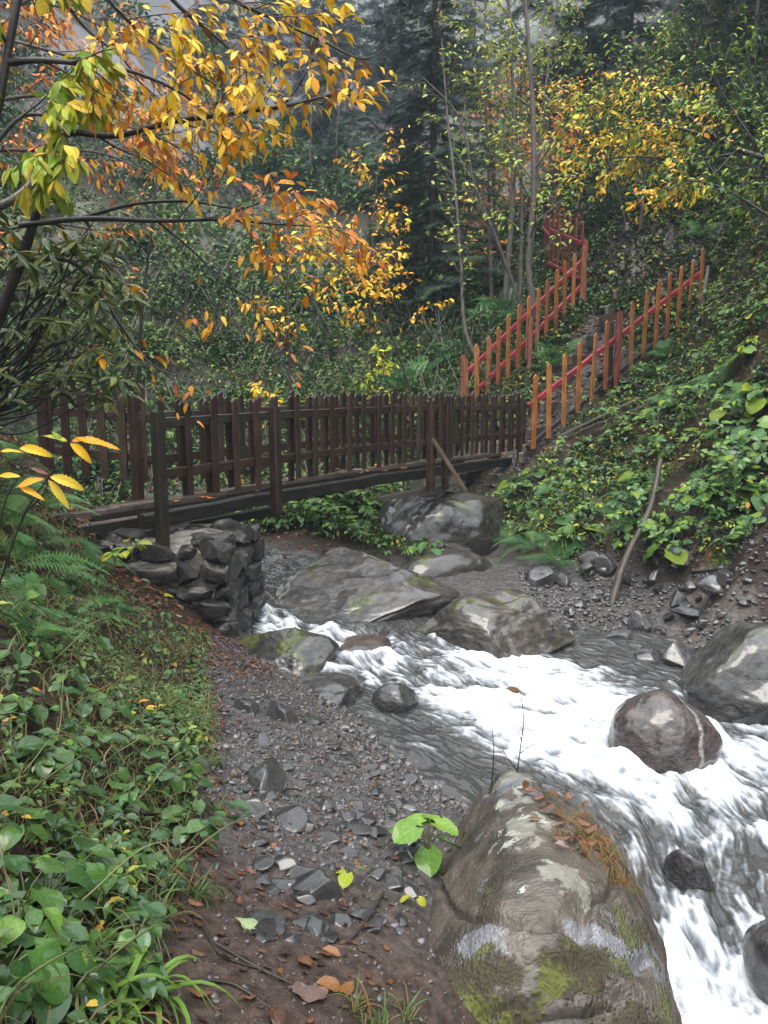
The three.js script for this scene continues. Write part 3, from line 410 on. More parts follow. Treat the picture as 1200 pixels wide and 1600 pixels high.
boulder('edge_rock', 'dark rounded rock half out of the water beside the long boulder', 3.9, 2.28, -.18, [.28, .34, .3], { sd: 79, detail: 16, lump: .15 }, stonePaint({ base: [.06, .056, .055], sd: 44, f: 4 }), MAT.rock, 0);
boulder('splash_rock', 'low dark rock washed by foam below the mossy boulder', 3.25, 1.75, -.33, [.34, .2, .26], { sd: 83, detail: 16, lump: .15 }, stonePaint({ base: [.05, .048, .047], sd: 46, f: 5 }), MAT.rock, .7);
boulder('fin_rock', 'narrow upright fin of dark rock in dark water', 4.75, 2.0, -.2, [.07, .2, .16], { sd: 87, detail: 12, lump: .12 }, stonePaint({ base: [.06, .055, .06], sd: 48, f: 6 }), MAT.rock, .9);
{ // angular stones on the far shore and beside the path
  const list = [['pointed_stone', 'pale pointed stone standing on the far gravel shore', 1000, 990, .15, .2, .13, 91], ['slab_stone', 'flat pale grey slab at the far water edge', 965, 1008, .26, .11, .2, 92], ['slab_stone', 'veined pale slab beside the big wet boulder', 1010, 1030, .24, .12, .22, 93], ['dark_slab', 'dark flat slab of slate lying on the far sand', 1085, 965, .3, .09, .14, 94], ['dark_slab', 'dark upright wedge of slate behind the sand', 1060, 950, .17, .15, .12, 95], ['shore_stone', 'rounded stone wedged between flat boulder and gravel', 850, 912, .28, .2, .25, 96], ['shore_stone', 'blocky stone under the overhanging bank', 1120, 930, .24, .17, .2, 97], ['shore_stone', 'wet stone in front of the big wet boulder', 1060, 1035, .27, .17, .22, 98], ['shore_stone', 'small dark cobble at the foot of the flat boulder', 890, 965, .1, .09, .09, 99], ['shore_stone', 'brown block partly sunk in the far gravel', 925, 940, .13, .07, .1, 100]];
  for (const [n, l, px, py, a, b, c, sd] of list) { const p = hit(px, py, 5); boulder(n, l, -p.z, p.x, p.y + b * .35, [a, b, c], { sd, detail: 9, lump: .15, cuts: 12, cutAt: [.5, .8], soft: .03, fine: .03 }, stonePaint({ base: n === 'dark_slab' ? [.045, .044, .046] : [.1, .1, .105], dark: [.04, .04, .042], pale: [.2, .2, .21], sd, f: 5 }), MAT.rock, sd); }
}
const pebbleGeos = [0, 1, 2, 3].map((k) => { const g = rockGeo(200 + k, { detail: k < 2 ? 1 : 2, lump: .2, cuts: 9, cutAt: [.5, .8], soft: .02, fine: .02 }); g.scale(1, .55, .8); return finishRock(g, 1, 1, 1, () => [1, 1, 1]); });
const pebbleMat = phys({ roughness: .55, specularIntensity: .4, clearcoat: .5, clearcoatRoughness: .15, map: rockGrain });
const stoneTone = () => vary(pick([C(.07, .068, .071), C(.05, .048, .048), C(.095, .091, .091), C(.085, .072, .066), C(.125, .12, .125), C(.06, .045, .04)]), .25, .05);
const spin = (pos, s, flat = 1) => { const e = new THREE.Euler(rr(-.5, .5), rr(0, 6.28), rr(-.5, .5)); return new THREE.Matrix4().compose(pos, Q.setFromEuler(e).clone(), V3(s, s * flat, s * rr(.7, 1.2))); };
{
  reseed(31); const sets = [[], [], [], []];
  const put = (x, D, s) => sets[Math.floor(rnd() * 4)].push({ m: spin(P(x, D, G(x, D) + s * .15), s), c: stoneTone() });
  for (let i = 0; i < 17000; i++) { const D = rr(2.6, 8), x = rr(line1(pathEdge, D), .9); const k = fbm(x * 1.2, D * 1.2, 20, 2); if (rnd() > sstep(2.7, 4.2, D + k) * (x > .45 && D < 5 ? .4 : 1)) continue; put(x, D, .005 + .022 * Math.pow(rnd(), 4)); }
  for (let i = 0; i < 900; i++) { const D = rr(1, 3.2), x = rr(-.6, .3); put(x, D, .003 + .012 * Math.pow(rnd(), 3)); }
  for (let i = 0; i < 9000; i++) { const D = rr(7.2, 11), x = rr(1.9, 5.2); if (bankSide(x, D) > .15 || G(x, D) < waterAt(x, D) - .12) continue; if (Math.hypot(x - 3.55, D - 9) < .55 && rnd() < .9) continue; put(x, D, .008 + .045 * Math.pow(rnd(), 3)); }
  for (let i = 0; i < 1300; i++) { const D = rr(14, 20), x = line1(stairLine, D) + rr(-.6, .6); put(x, D, .015 + .07 * Math.pow(rnd(), 4)); }
  for (let i = 0; i < 1500; i++) { const D = rr(5, 8.2), x = rr(-.6, 1.2); if (G(x, D) > .4) continue; put(x, D, .015 + .03 * rnd()); }
  sets.forEach((s, k) => tag(instanced('gravel', pebbleGeos[k], pebbleMat, s), 'loose wet grey gravel on path and shores', 'gravel', null, 'stuff'));
}
{ // stones one can pick out along the path and shores
  const geos = [0, 1, 2, 3, 4].map((k) => finishRock(rockGeo(300 + k, { detail: 5, lump: .18, cuts: 12, cutAt: [.5, .82], soft: .03, fine: .03 }), 1, .6, .8, stonePaint({ base: [.09, .088, .09], dark: [.045, .044, .045], pale: [.19, .19, .2], sd: k * 5, f: 2 })));
  reseed(77);
  const put = (px, py, s, label, grp, flat = 1, sink = .1) => { const p = hit(px, py, 1); const m = mesh('stone', pick(geos), MAT.rock); m.position.copy(p); m.position.y += s * sink; m.rotation.set(rr(-.3, .3), rr(0, 6.28), rr(-.3, .3)); m.scale.set(s, s * flat, s * rr(.8, 1.1)); tag(m, label, 'rock', grp); };
  for (const [px, py, s, l] of [[545, 1285, .06, 'blue-grey flat stone on the gravel between path and long boulder'], [582, 1308, .055, 'round dark pebble beside the blue-grey stone'], [510, 1265, .075, 'pale angular stone among the path gravel'], [445, 1355, .075, 'dark chiselled stone where mud meets gravel'], [415, 1230, .2, 'long smooth ledge stone at the vegetated path edge'], [490, 1400, .13, 'broad grey stone sunk in the mud'], [535, 1190, .05, 'small pale wedge stone near the shallows'], [640, 1220, .1, 'mossy oblong stone at the shallows'], [680, 1235, .06, 'reddish stone against the long boulder'], [440, 1125, .16, 'flat layered stone below the ledge'], [385, 1110, .12, 'pale upright stone at the foot of the wall'], [850, 1250, .05, 'pebble on the long boulder']].slice(0, 11)) put(px, py, s, l);
  for (let i = 0; i < 80; i++) { const a = rr(0, 1); put(lerp(380, 640, rnd()), lerp(1095, 1480, a), rr(.025, .085), 'small angular wet stone among the path gravel', 'stones on the gravel path', .6); }
  for (let i = 0; i < 12; i++) put(rr(390, 600), rr(1110, 1470), rr(.1, .17), 'broad flat stone half sunk in the path mud and gravel', 'sunken stones of the path', .5, -.12);
  for (let i = 0; i < 40; i++) put(rr(890, 1195), rr(905, 1030), rr(.05, .13), 'angular grey stone on the far gravel shore', 'stones on the far shore');
  for (let i = 0; i < 16; i++) put(rr(870, 1190), rr(880, 935), rr(.1, .22), 'blocky dark stone under the overhanging bank', 'stones under the bank', 1.1);
}

// ---------------------------------------------------------------- timber
// box-mapped uv in metres, grain along the longest side
function grainUV(g, ax) {
  g.computeVertexNormals?.(); const p = g.attributes.position, n = g.attributes.normal, uv = new Float32Array(p.count * 2), o = rnd() * 5, get = [(i) => p.getX(i), (i) => p.getY(i), (i) => p.getZ(i)], oth = [0, 1, 2].filter((k) => k !== ax);
  for (let i = 0; i < p.count; i++) { const nn = [Math.abs(n.getX(i)), Math.abs(n.getY(i)), Math.abs(n.getZ(i))], a = nn[oth[0]] > nn[oth[1]] ? oth[1] : oth[0]; uv[2 * i] = get[a](i) + o; uv[2 * i + 1] = get[ax](i) + o * 1.7; }
  g.setAttribute('uv', new THREE.BufferAttribute(uv, 2)); return g;
}
function bar(w, h, l, ax = 2, warp = .004) { // bevelled board along z (or another axis), a little uneven
  const s = new THREE.Shape(), b = Math.min(w, h) * .12; s.moveTo(-w / 2 + b, -h / 2); s.lineTo(w / 2 - b, -h / 2); s.lineTo(w / 2, -h / 2 + b); s.lineTo(w / 2, h / 2 - b); s.lineTo(w / 2 - b, h / 2); s.lineTo(-w / 2 + b, h / 2); s.lineTo(-w / 2, h / 2 - b); s.lineTo(-w / 2, -h / 2 + b); s.closePath();
  const g = new THREE.ExtrudeGeometry(s, { depth: l, steps: Math.max(1, Math.round(l / .5)), bevelEnabled: false }); g.translate(0, 0, -l / 2);
  const k = rnd() * 20, p = g.attributes.position; for (let i = 0; i < p.count; i++) { const z = p.getZ(i); p.setX(i, p.getX(i) + warp * 2 * noise(z * 1.5 + k, 1, 0)); p.setY(i, p.getY(i) + warp * 2 * noise(z * 1.5 + k, 7, 0)); }
  if (ax === 0) g.rotateY(Math.PI / 2); if (ax === 1) g.rotateX(-Math.PI / 2); g.computeVertexNormals(); return grainUV(g, ax);
}
function picketGeo(w, t, h, peak, lean = 0) { // pointed board standing on y = 0, its face towards z
  const s = new THREE.Shape(), c = .006; s.moveTo(-w / 2, 0); s.lineTo(w / 2, 0); s.lineTo(w / 2, h - peak); s.lineTo(w * .12, h - c); s.lineTo(-w * .1, h); s.lineTo(-w / 2, h - peak * 1.1); s.closePath();
  const g = new THREE.ExtrudeGeometry(s, { depth: t - .008, bevelEnabled: true, bevelThickness: .004, bevelSize: .004, bevelSegments: 1, steps: 1 }); g.translate(0, 0, -t / 2 + .004); return grainUV(g, 1);
}
function between(m, a, b) { m.position.copy(a).add(b).multiplyScalar(.5); m.quaternion.setFromUnitVectors(V3(0, 0, 1), b.clone().sub(a).normalize()); const d = b.clone().sub(a).normalize(); const yaw = Math.atan2(d.x, d.z), pitch = -Math.asin(d.y); m.rotation.set(0, 0, 0); m.quaternion.setFromEuler(new THREE.Euler(pitch, yaw, 0, 'YXZ')); return m; }

// ---------------------------------------------------------------- footbridge
{
  reseed(401);
  const A = [-2.28, 8.0], ux = .58, ud = .8146, L = 8.25, DECK = 1.77, yaw = Math.atan2(ux, -ud); // local +z runs along the bridge, local +x to the upstream rail
  const br = group('footbridge', P(A[0], A[1], DECK), 'dark brown timber footbridge with picket rails crossing the stream', 'footbridge'); br.rotation.y = yaw;
  const W = 1.22, side = 1; // local x sign of the upstream side is found from the turn
  const sgn = V3(1, 0, 0).applyEuler(br.rotation).x < 0 ? 1 : -1;
  const sag = (z) => .05 * Math.sin(Math.PI * clamp(z / L)) ;
  const add = (name, g, m, x, y, z, rx = 0, ry = 0, rz = 0) => { const o = mesh(name, g, m, br); o.position.set(x * sgn, y, z); o.rotation.set(rx, ry, rz); return o; };
  for (let z = -.14, k = 0; z < L + .1; k++) { const w = rr(.125, .155), p = add('deck_plank', bar(W + rr(.3, .42), .04, w, 0, .003), pick(deckWoods), W / 2 - .09 + rr(-.04, .04), -.02 + sag(z) + rr(-.006, .006), z + w / 2, rr(-.02, .02), rr(-.012, .012), rr(-.006, .006)); z += w + rr(.01, .022); }
  for (const x of [.2, W - .2]) { const n = 4; for (let i = 0; i < n; i++) { const z0 = lerp(-.1, L, i / n), z1 = lerp(-.1, L, (i + 1) / n); const b = add('beam', bar(.12, .15, z1 - z0 + .012, 2, .012), beamWood, x, 0, 0); between(b, V3(x * sgn, -.13 + sag(z0), z0), V3(x * sgn, -.13 + sag(z1), z1)); } }
  add('cross_beam', bar(W + .5, .14, .16, 0), oldWood, W / 2 + .1, -.24, -.2); add('cross_beam', bar(W + .3, .1, .12, 0), beamWood, W / 2, -.35, 1.55); add('cross_beam', bar(W + .9, .07, .14, 0), oldWood, .1, -.34, 5.02); add('cross_beam', bar(W + .3, .16, .16, 0), beamWood, W / 2, -.36, L - .2);
  // rails, posts and pickets; the downstream rail carries pickets on both faces
  const topY = .89, lowY = .37;
  const rail = (x, y, z0, z1) => { const n = Math.max(1, Math.round((z1 - z0) / 2)); for (let i = 0; i < n; i++) { const a = lerp(z0, z1, i / n), b = lerp(z0, z1, (i + 1) / n); between(add('rail', bar(.055, .1, b - a + .004, 2, .003), pick(darkWoods), 0, 0, 0), V3(x * sgn, y + sag(a), a), V3(x * sgn, y + sag(b), b)); } };
  rail(-.02, topY, -.02, L + .02); rail(-.02, lowY, -.02, L + .02); rail(W + .02, topY, .68, L + .02); rail(W + .02, lowY, .68, L + .02);
  const post = (x, z, y0, y1, w = .13) => add('post', bar(w, w * .9, y1 - y0, 1, .004), pick(darkWoods), x, (y0 + y1) / 2 + sag(z), z, 0, rr(-.03, .03), rr(-.01, .01));
  post(-.05, -.05, -.42, 1.0, .12); post(-.09, 1.6, -.26, .98, .12); post(-.09, 5.03, -.38, .99, .12); post(-.08, 5.5, -.4, .98, .1); post(-.06, L, -.3, 1.04, .13); post(W + .06, .68, -.3, 1.1, .12); post(W + .07, 4.4, -.2, 1.0, .12); post(W + .07, L, -.2, 1.04, .13);
  const pk = [0, 1, 2, 3].map((k) => picketGeo(.068 + .005 * k, .026, .98 + .02 * k, .035)), pkThick = [0, 1].map((k) => picketGeo(.095, .045, .99 + .03 * k, .035));
  const picket = (x, z, lift) => { const o = add('picket', pick(pk), pick(darkWoods), x, lift + sag(z), z, rr(-.025, .025), 0, rr(-.012, .012)); o.rotation.y = Math.PI / 2 + rr(-.04, .04); };
  for (let z = .34, k = 0; z < L - .1; k++) { if (Math.abs(z - 1.6) > .09 && Math.abs(z - 5.03) > .08) picket(-.072, z + rr(-.02, .02), .1 + rr(-.02, .03)); picket(.032, z + rr(-.012, .012), .1 + rr(-.03, .03)); z += .335; }
  for (let z = .95; z < L - .1; z += .34) picket(W - .03, z + rr(-.03, .03), .09 + rr(-.03, .03));
  between(add('brace', bar(.1, .05, 1.02, 2), braceWood, 0, 0, 0), V3(-.11 * sgn, .5, 5.03), V3(-.62 * sgn, -.3, 5.2));
  shadows(br);
}
function fenceRun(root, a, b, n, { h = 1.3, w = .1, low = .2, mats, railMat, lowMat, rails = [.35, 1.02], railSize = [.05, .07], spread = .02, lift = [0, .06], tone = [0, .02] }) { // world points a, b: foot line
  const dir = b.clone().sub(a), yaw = Math.atan2(dir.x, dir.z), geos = [0, 1, 2].map((k) => picketGeo(w + .006 * k, .032, h + .03 * k, .05));
  for (let i = 0; i < n; i++) { const t = n > 1 ? i / (n - 1) : .5, p = a.clone().lerp(b, t); const o = mesh('picket', pick(geos), pick(mats), root); o.position.copy(p).add(V3(0, rr(...lift), 0)); o.rotation.set(rr(-.02, .02), yaw - Math.PI / 2, rr(-.025, .025), 'YXZ'); }
  rails.forEach((y, k) => { const e = .12 / dir.length(), r0 = a.clone().lerp(b, -e), r1 = a.clone().lerp(b, 1 + e), off = V3(Math.cos(yaw) * .045, y, -Math.sin(yaw) * .045); const o = mesh('rail', bar(railSize[0], railSize[1], r0.distanceTo(r1), 2, .004), k === 0 && lowMat ? lowMat : railMat, root); between(o, r0.add(off), r1.add(off)); });
}
{ // approach fence left of the bridge
  reseed(431); const o = group('approach_fence', null, 'short dark picket fence beside the bridge landing, continuing the upstream rail', 'fence');
  const a = P(-4.15, 9.75, 1.95), b = P(-2.86, 9.32, 1.88); fenceRun(o, a, b, 6, { h: 1.08, mats: darkWoods, railMat: darkWoods[0], rails: [.3, .78], railSize: [.05, .1] });
  const p = mesh('post', bar(.12, .12, 1.4, 1), darkWoods[1], o); p.position.copy(P(-4.2, 9.77, 2.4)); shadows(o);
}
{ // stair railings
  reseed(441);
  const r = group('stair_railing', null, 'orange picket stair railing with crimson handrail and black lower rail on the bank side', 'railing');
  fenceRun(r, at(833, 705, 14.3), at(1092, 490, 18), 14, { h: 1.3, mats: orangeWoods, railMat: redPaint, lowMat: blackWood, rails: [.12, .86], railSize: [.06, .095] });
  for (const [px, py, D, y, m, w] of [[961, 620, 15.9, 1.9, redWoods[0], .09], [950, 600, 16.1, 1.45, blackWood, .13]]) { const p = mesh('post', bar(w, w, y, 1), m, r); p.position.copy(at(px, py, D)); p.position.y += y / 2 - .25; } shadows(r);
  const l = group('stair_railing', null, 'orange picket stair railing with two crimson rails on the ravine side', 'railing');
  fenceRun(l, at(728, 662, 16), at(908, 478, 18.6), 13, { h: 1.28, mats: orangeWoods, railMat: redPaint, rails: [.42, .98], railSize: [.06, .09] });
  for (const [px, py, D, y] of [[826, 600, 17, 1.5], [911, 478, 18.65, 1.55], [722, 665, 16, 1.5]]) { const p = mesh('post', bar(.1, .1, y, 1), redWoods[1], l); p.position.copy(at(px, py, D)); p.position.y += y / 2 - .1; } shadows(l);
  const u = group('landing_fence', null, 'red-brown picket fence around the stair landing where the steps turn', 'fence');
  fenceRun(u, at(905, 455, 19), at(862, 432, 20.4), 6, { h: 1.5, w: .1, mats: redWoods, railMat: redPaint, rails: [.3, 1.1], railSize: [.05, .08] });
  fenceRun(u, at(859, 430, 20.5), at(849, 415, 21.6), 6, { h: 1.25, w: .09, mats: redWoods, railMat: redPaint, rails: [.1, .95], railSize: [.05, .08] });
  fenceRun(u, at(862, 420, 22), at(906, 402, 23), 6, { h: 1.35, w: .09, mats: redWoods, railMat: redPaint, rails: [.3, 1.05], railSize: [.05, .08] }); shadows(u);
  const f = group('upper_handrail', null, 'twin red handrails climbing the misty slope above the stair landing', 'railing');
  for (const [a, b] of [[[955, 275, 25], [1040, 105, 29]], [[985, 262, 24.6], [1062, 112, 28.6]], [[948, 300, 25], [1030, 130, 29]], [[975, 290, 24.6], [1055, 135, 28.6]]]) { const A = at(...a), B = at(...b); between(mesh('rail', bar(.07, .09, A.distanceTo(B), 2), redPaint, f), A, B); }
  for (let i = 0; i < 6; i++) { const t = i / 5, p = at(955, 285, 25).lerp(at(1040, 115, 29), t), q = mesh('post', bar(.09, .09, 1.9, 1), redWoods[0], f); q.position.copy(p); q.position.y -= .75; const q2 = mesh('post', bar(.09, .09, 1.9, 1), redWoods[0], f); q2.position.copy(at(985, 272, 24.6).lerp(at(1062, 122, 28.6), t)); q2.position.y -= .75; } shadows(f);
}
{ // steps: a timber riser and a trodden tread each
  reseed(451); const c = new THREE.CatmullRomCurve3(stairLine.map(([x, D]) => P(x, D, 0)));
  for (let i = 0; i < 12; i++) { const t = .06 + .8 * i / 11, p = c.getPoint(t), d = c.getTangent(t), y = G(p.x, -p.z); const o = mesh('step_board', bar(rr(.95, 1.2), rr(.18, .24), .08, 0), i % 4 === 1 ? braceWood : oldWood); o.position.set(p.x, y + .1, p.z); o.rotation.set(0, Math.atan2(d.x, d.z), rr(-.05, .05)); tag(o, 'weathered board holding one earth step between the stair railings', 'step', 'boards of the stairway'); }
  const s = [[[870, 700, 14.4], [1000, 640, 16], 'grey plank lying along the foot of the bank-side railing'], [[905, 690, 14.5], [1005, 655, 15.6], 'thin grey lath lying beside the longer plank below the railing']];
  for (const [a, b, l] of s) { const A = hit(a[0], a[1], 12), B = hit(b[0], b[1], 13); A.y += .16; B.y += .2; tag(between(mesh('fallen_plank', bar(.1, .035, A.distanceTo(B), 2), oldWood), A, B), l, 'plank'); }
  const la = hit(935, 600, 14), lb = hit(1005, 618, 13); la.y += .1; lb.y += .08; tag(mesh('fallen_log', tube([la, la.clone().lerp(lb, .5).add(V3(0, .06, 0)), lb], .07, .06, 9, 12, .25), MAT.barkDark), 'black wet log lying across the bank below the post', 'log');
  const pa = at(1106, 425, 17.2), pb = at(1095, 470, 17); tag(between(mesh('loose_lath', bar(.07, .03, 1.2, 2), oldWood), V3(pa.x, pa.y + .1, pa.z), V3(pb.x, pb.y - .4, pb.z)), 'pale loose lath leaning at the top of the bank-side railing', 'lath');
  const sb = at(1000, 470, 18.6); const sign = mesh('cross_board', bar(.85, .12, .04, 0), braceWood); sign.position.copy(at(947, 497, 17.3)); sign.rotation.set(0, .3, .06); tag(sign, 'short brown board laid across the steps above the black post', 'board');
}
// ---------------------------------------------------------------- stone abutment
{
  reseed(461);
  const ab = group('stone_abutment', P(-2.3, 8.42, .42), 'rough dry-dark stone abutment with mortar joints under the near end of the bridge', 'wall');
  const geos = [...Array(9).keys()].map((k) => rockGeo(500 + k, { detail: 9, lump: .13, cuts: 9, cutAt: [.66, .95], soft: .04, fine: .08, square: .8 }));
  const fin = geos.map((g, k) => [0, 1, 2].map((v) => finishRock(g, 1, 1, 1, stonePaint({ base: [[.085, .08, .075], [.06, .056, .053], [.115, .108, .1]][v], dark: [.025, .024, .024], pale: [.2, .19, .18], lichen: v === 2 ? .5 : .2, moss: v === 1 ? .1 : 0, sd: k * 3 + v, f: 1.3 }))));
  // mortar core, lumpy
  const core = rockGeo(520, { detail: 16, lump: .06, cuts: 0, fine: .1, square: .92 }); const cm = mesh('mortar', finishRock(core, .82, .6, .64, (x, y, z) => mix3([.12, .112, .098], [.2, .19, .165], clamp(.5 + fbm(x * 6, y * 6, z * 6, 4)))), MAT.dryRock, ab); cm.position.set(-.14, .44, -.12);
  // faces: front runs left to right, then the stream face turns back
  const lay = (o, dirX, len, out, rows, wmin, wmax) => { let y = -.02; rows.forEach((h, ri) => { let s = -rr(0, .12); while (s < len) { const w = rr(wmin, wmax) * (h > .22 ? 1.15 : 1), e = Math.min(w, len + .1 - s); if (e > .09) { const g = pick(fin), m = mesh('stone', g[Math.floor(rnd() * 3)], MAT.dryRock, ab); const c = o.clone().addScaledVector(dirX, s + e / 2).addScaledVector(out, rr(-.045, .035) - ri * .012); m.position.set(c.x, y + h / 2 + rr(-.015, .015), c.z); m.scale.set(e * .53, h * .54 * rr(.9, 1.06), rr(.08, .13)); m.rotation.set(rr(-.1, .1), Math.atan2(-dirX.z, dirX.x) + rr(-.2, .2), rr(-.22, .22)); } s += w + rr(.0, .025); } y += h; }); };
  lay(V3(-1.1, 0, .5), V3(1, 0, .04).normalize(), 1.74, V3(0, 0, 1), [.26, .19, .15, .27, .18], .14, .46);
  lay(V3(.66, 0, .5), V3(.12, 0, -1).normalize(), 1.15, V3(1, 0, 0), [.2, .25, .16, .27, .17], .16, .46);
  lay(V3(-.9, 0, .5), V3(-.75, 0, .55).normalize(), .75, V3(.5, 0, .7), [.22, .26, .2, .22], .24, .42);
  for (let i = 0; i < 15; i++) { const g = pick(fin), m = mesh('stone', g[Math.floor(rnd() * 3)], MAT.dryRock, ab); m.position.set(rr(-.95, .6), 1.04 + rr(-.03, .02), rr(-.5, .42)); m.scale.set(rr(.13, .22), rr(.06, .09), rr(.12, .2)); m.rotation.y = rr(0, 3); }
  shadows(ab);
}

// ---------------------------------------------------------------- where plants may stand
const bridgeLine = [[-2.75, 8.35], [2.0, 15.05]];
const plankLine = [[870, 700], [1005, 640]].map(([a, b]) => { const p = hit(a, b, 12); return [p.x, -p.z]; });
function vegOK(x, D) {
  if (D > 12 && D < 17.5 && near(plankLine, x, D) < .3) return false;
  if (D < 8.1) { if (x < line1(pathEdge, D) - .03) { if (D > 7.35 && x > -2.95) return false; return true; } if (D < 8 && x < 1.6) return false; }
  if (x > -3.5 && x < -1.2 && D > 7.4 && D < 9.4) return false;
  if (D > 12.8 && D < 15.6 && near(bridgeLine, x, D) < .85) return false;
  if (near(stairLine, x, D) < .42 && D > 13.5 && D < 18.3) return false;
  if (D < 13 && x > 1.2 && bankSide(x, D) < .06) return false;
  if (D < 10.95 && x > -2.2 && x < 2.2) return false;
  return !(D < 13 && G(x, D) < waterAt(x, D) + .12);
}
const leafAt = (pos, yaw, pitch, roll, s) => { const d = V3(Math.cos(pitch) * Math.cos(yaw), Math.sin(pitch), Math.cos(pitch) * Math.sin(yaw)); return frame(pos, d, V3(Math.sin(roll) * Math.sin(yaw), 1, -Math.sin(roll) * Math.cos(yaw)), s); };
const greens = [C(.055, .12, .028), C(.04, .095, .03), C(.075, .145, .03), C(.05, .11, .045), C(.1, .17, .04), C(.035, .08, .025)], limes = [C(.2, .28, .04), C(.32, .36, .04), C(.15, .22, .04)], golds = [C(.55, .34, .04), C(.5, .22, .03)], browns = [C(.1, .05, .025), C(.14, .065, .03), C(.07, .04, .026), C(.06, .032, .03), C(.2, .085, .03)];
const coverLeaf = simpleLeaf(.55, .18, .22), longLeaf = simpleLeaf(.34, .22, .3), deadLeaf = leafGeo(.5, { seg: 4, fold: -.12, droop: -.12, wave: .18 }), blade = bladeGeo(.022, .75, 5), bladeFine = bladeGeo(.012, .9, 5);
{ // ground cover
  reseed(601); const near1 = [], far1 = [], grass = [], litter = [], moss = [];
  const plant = (x, D, out, L, n, up, cols) => { const y = G(x, D), N = GN(x, D), c0 = pick(cols), h = up * rr(.5, 1.2); for (let k = 0; k < n; k++) { const a = rr(0, 6.28), o = rr(.1, .55) * L; const p = P(x + Math.cos(a) * o, D - Math.sin(a) * o, y + h * rr(.4, 1)).addScaledVector(N, .02); out.push({ m: leafAt(p, a, rr(-.55, .35), rr(-.4, .4), L * rr(.6, 1.15)), c: vary(rnd() < .04 ? pick(golds) : c0, .3, .12) }); } };
  for (let i = 0; i < 3300; i++) { const D = rr(.9, 8.2), x = line1(pathEdge, D) - Math.pow(rnd(), 1.3) * 3.4; if (!vegOK(x, D)) continue; const k = fbm(x * 1.1, D * 1.1, 40, 3); if (k < -.02 && rnd() < .8) continue; plant(x, D, near1, rr(.03, .07), 3 + (rnd() * 4 | 0), rr(.02, .12), rnd() < .1 ? limes : greens); }
  for (let i = 0; i < 27000; i++) { const D = rr(6.5, 27), x = rr(1.6, 10.5); if (!vegOK(x, D)) continue; const k = fbm(x * .9, D * .9, 44, 3); if (k < -.08 && rnd() < .8) continue; plant(x, D, near1, rr(.05, .12), 4 + (rnd() * 4 | 0), rr(.03, .3), rnd() < .16 ? limes : greens); }
  for (let i = 0; i < 9000; i++) { const D = rr(17.5, 28), x = rr(3.5, 11); if (!vegOK(x, D)) continue; plant(x, D, near1, rr(.09, .17), 4, rr(.05, .3), rnd() < .12 ? limes : greens); }
  for (let i = 0; i < 9000; i++) { const D = rr(11.2, 19), x = rr(-9, 3); if (!vegOK(x, D)) continue; plant(x, D, far1, rr(.06, .12), 5, rr(.05, .3), rnd() < .15 ? limes : greens); }
  for (let i = 0; i < 8500; i++) { const D = rr(.9, 7.8), x = line1(pathEdge, D) - Math.pow(rnd(), 1.2) * 2.6; if (!vegOK(x, D)) continue; const a = rr(0, 6.28); grass.push({ m: leafAt(P(x, D, G(x, D)), a, rr(-.2, .4), 0, rr(.12, .36)), c: vary(pick([C(.07, .14, .03), C(.12, .19, .04), C(.1, .15, .04), C(.24, .17, .07), C(.2, .12, .05)]), .25) }); }
  for (let i = 0; i < 6500; i++) { const D = rr(7, 18), x = rr(1.8, 7.5); if (!vegOK(x, D)) continue; const a = rr(0, 6.28); grass.push({ m: leafAt(P(x, D, G(x, D)), a, rr(-.3, .4), 0, rr(.15, .42)), c: vary(pick([C(.07, .14, .03), C(.13, .2, .05), C(.1, .15, .04), C(.26, .17, .07), C(.2, .1, .045)]), .25) }); }
  const lie = (x, D, s, c) => { const N = GN(x, D), a = rr(0, 6.28); litter.push({ m: frame(P(x, D, G(x, D) + .008 + s * .06), V3(Math.cos(a), rr(-.2, .2), Math.sin(a)).addScaledVector(N, -N.dot(V3(Math.cos(a), 0, Math.sin(a)))), N.clone().add(V3(rr(-.4, .4), 0, rr(-.4, .4))), s), c }); };
  for (let i = 0; i < 7000; i++) { const D = rr(.9, 9.4), x = line1(pathEdge, D) - rr(-.08, 3.2); lie(x, D, rr(.03, .085), vary(pick(browns), .35)); }
  for (let i = 0; i < 1500; i++) { const D = rr(7.2, 9.2), x = rr(-3.6, -2.2); lie(x, D, rr(.05, .1), vary(pick(browns), .35)); }
  for (let i = 0; i < 650; i++) { const D = rr(1, 7.8), x = rr(line1(pathEdge, D), -.1 + .05 * D); lie(x, D, rr(.025, .06), vary(pick(browns), .35)); }
  for (let i = 0; i < 700; i++) { const D = rr(6.4, 8), x = rr(-1.9, -1.0); lie(x, D, rr(.03, .07), vary(pick(browns), .35)); }
  for (let i = 0; i < 500; i++) { const D = rr(14.5, 20), x = line1(stairLine, D) + rr(-.7, .7); lie(x, D, rr(.05, .11), vary(pick(browns), .35)); }
  for (let i = 0; i < 8000; i++) { const D = rr(7, 22), x = rr(1.8, 9); if (D < 13 && bankSide(x, D) < 0) continue; lie(x, D, rr(.04, .1), vary(pick(browns), .35)); }
  for (let i = 0; i < 5000; i++) { const D = rr(11.5, 20), x = rr(-8, 3); if (G(x, D) < waterAt(x, D)) continue; lie(x, D, rr(.05, .12), vary(pick(browns), .35)); }
  tag(instanced('ground_cover', coverLeaf, LEAF.wet, near1), 'dense small-leaved ground cover on both banks', 'ground cover', null, 'stuff');
  tag(instanced('ground_cover', longLeaf, LEAF.plain, far1), 'leafy ground cover behind the bridge', 'ground cover', null, 'stuff');
  tag(instanced('grass', blade, LEAF.plain, grass), 'thin green and straw grass blades on the banks', 'grass', null, 'stuff');
  tag(instanced('leaf_litter', deadLeaf, LEAF.wet, litter), 'wet brown fallen leaves covering the soil', 'leaf litter', null, 'stuff');
}
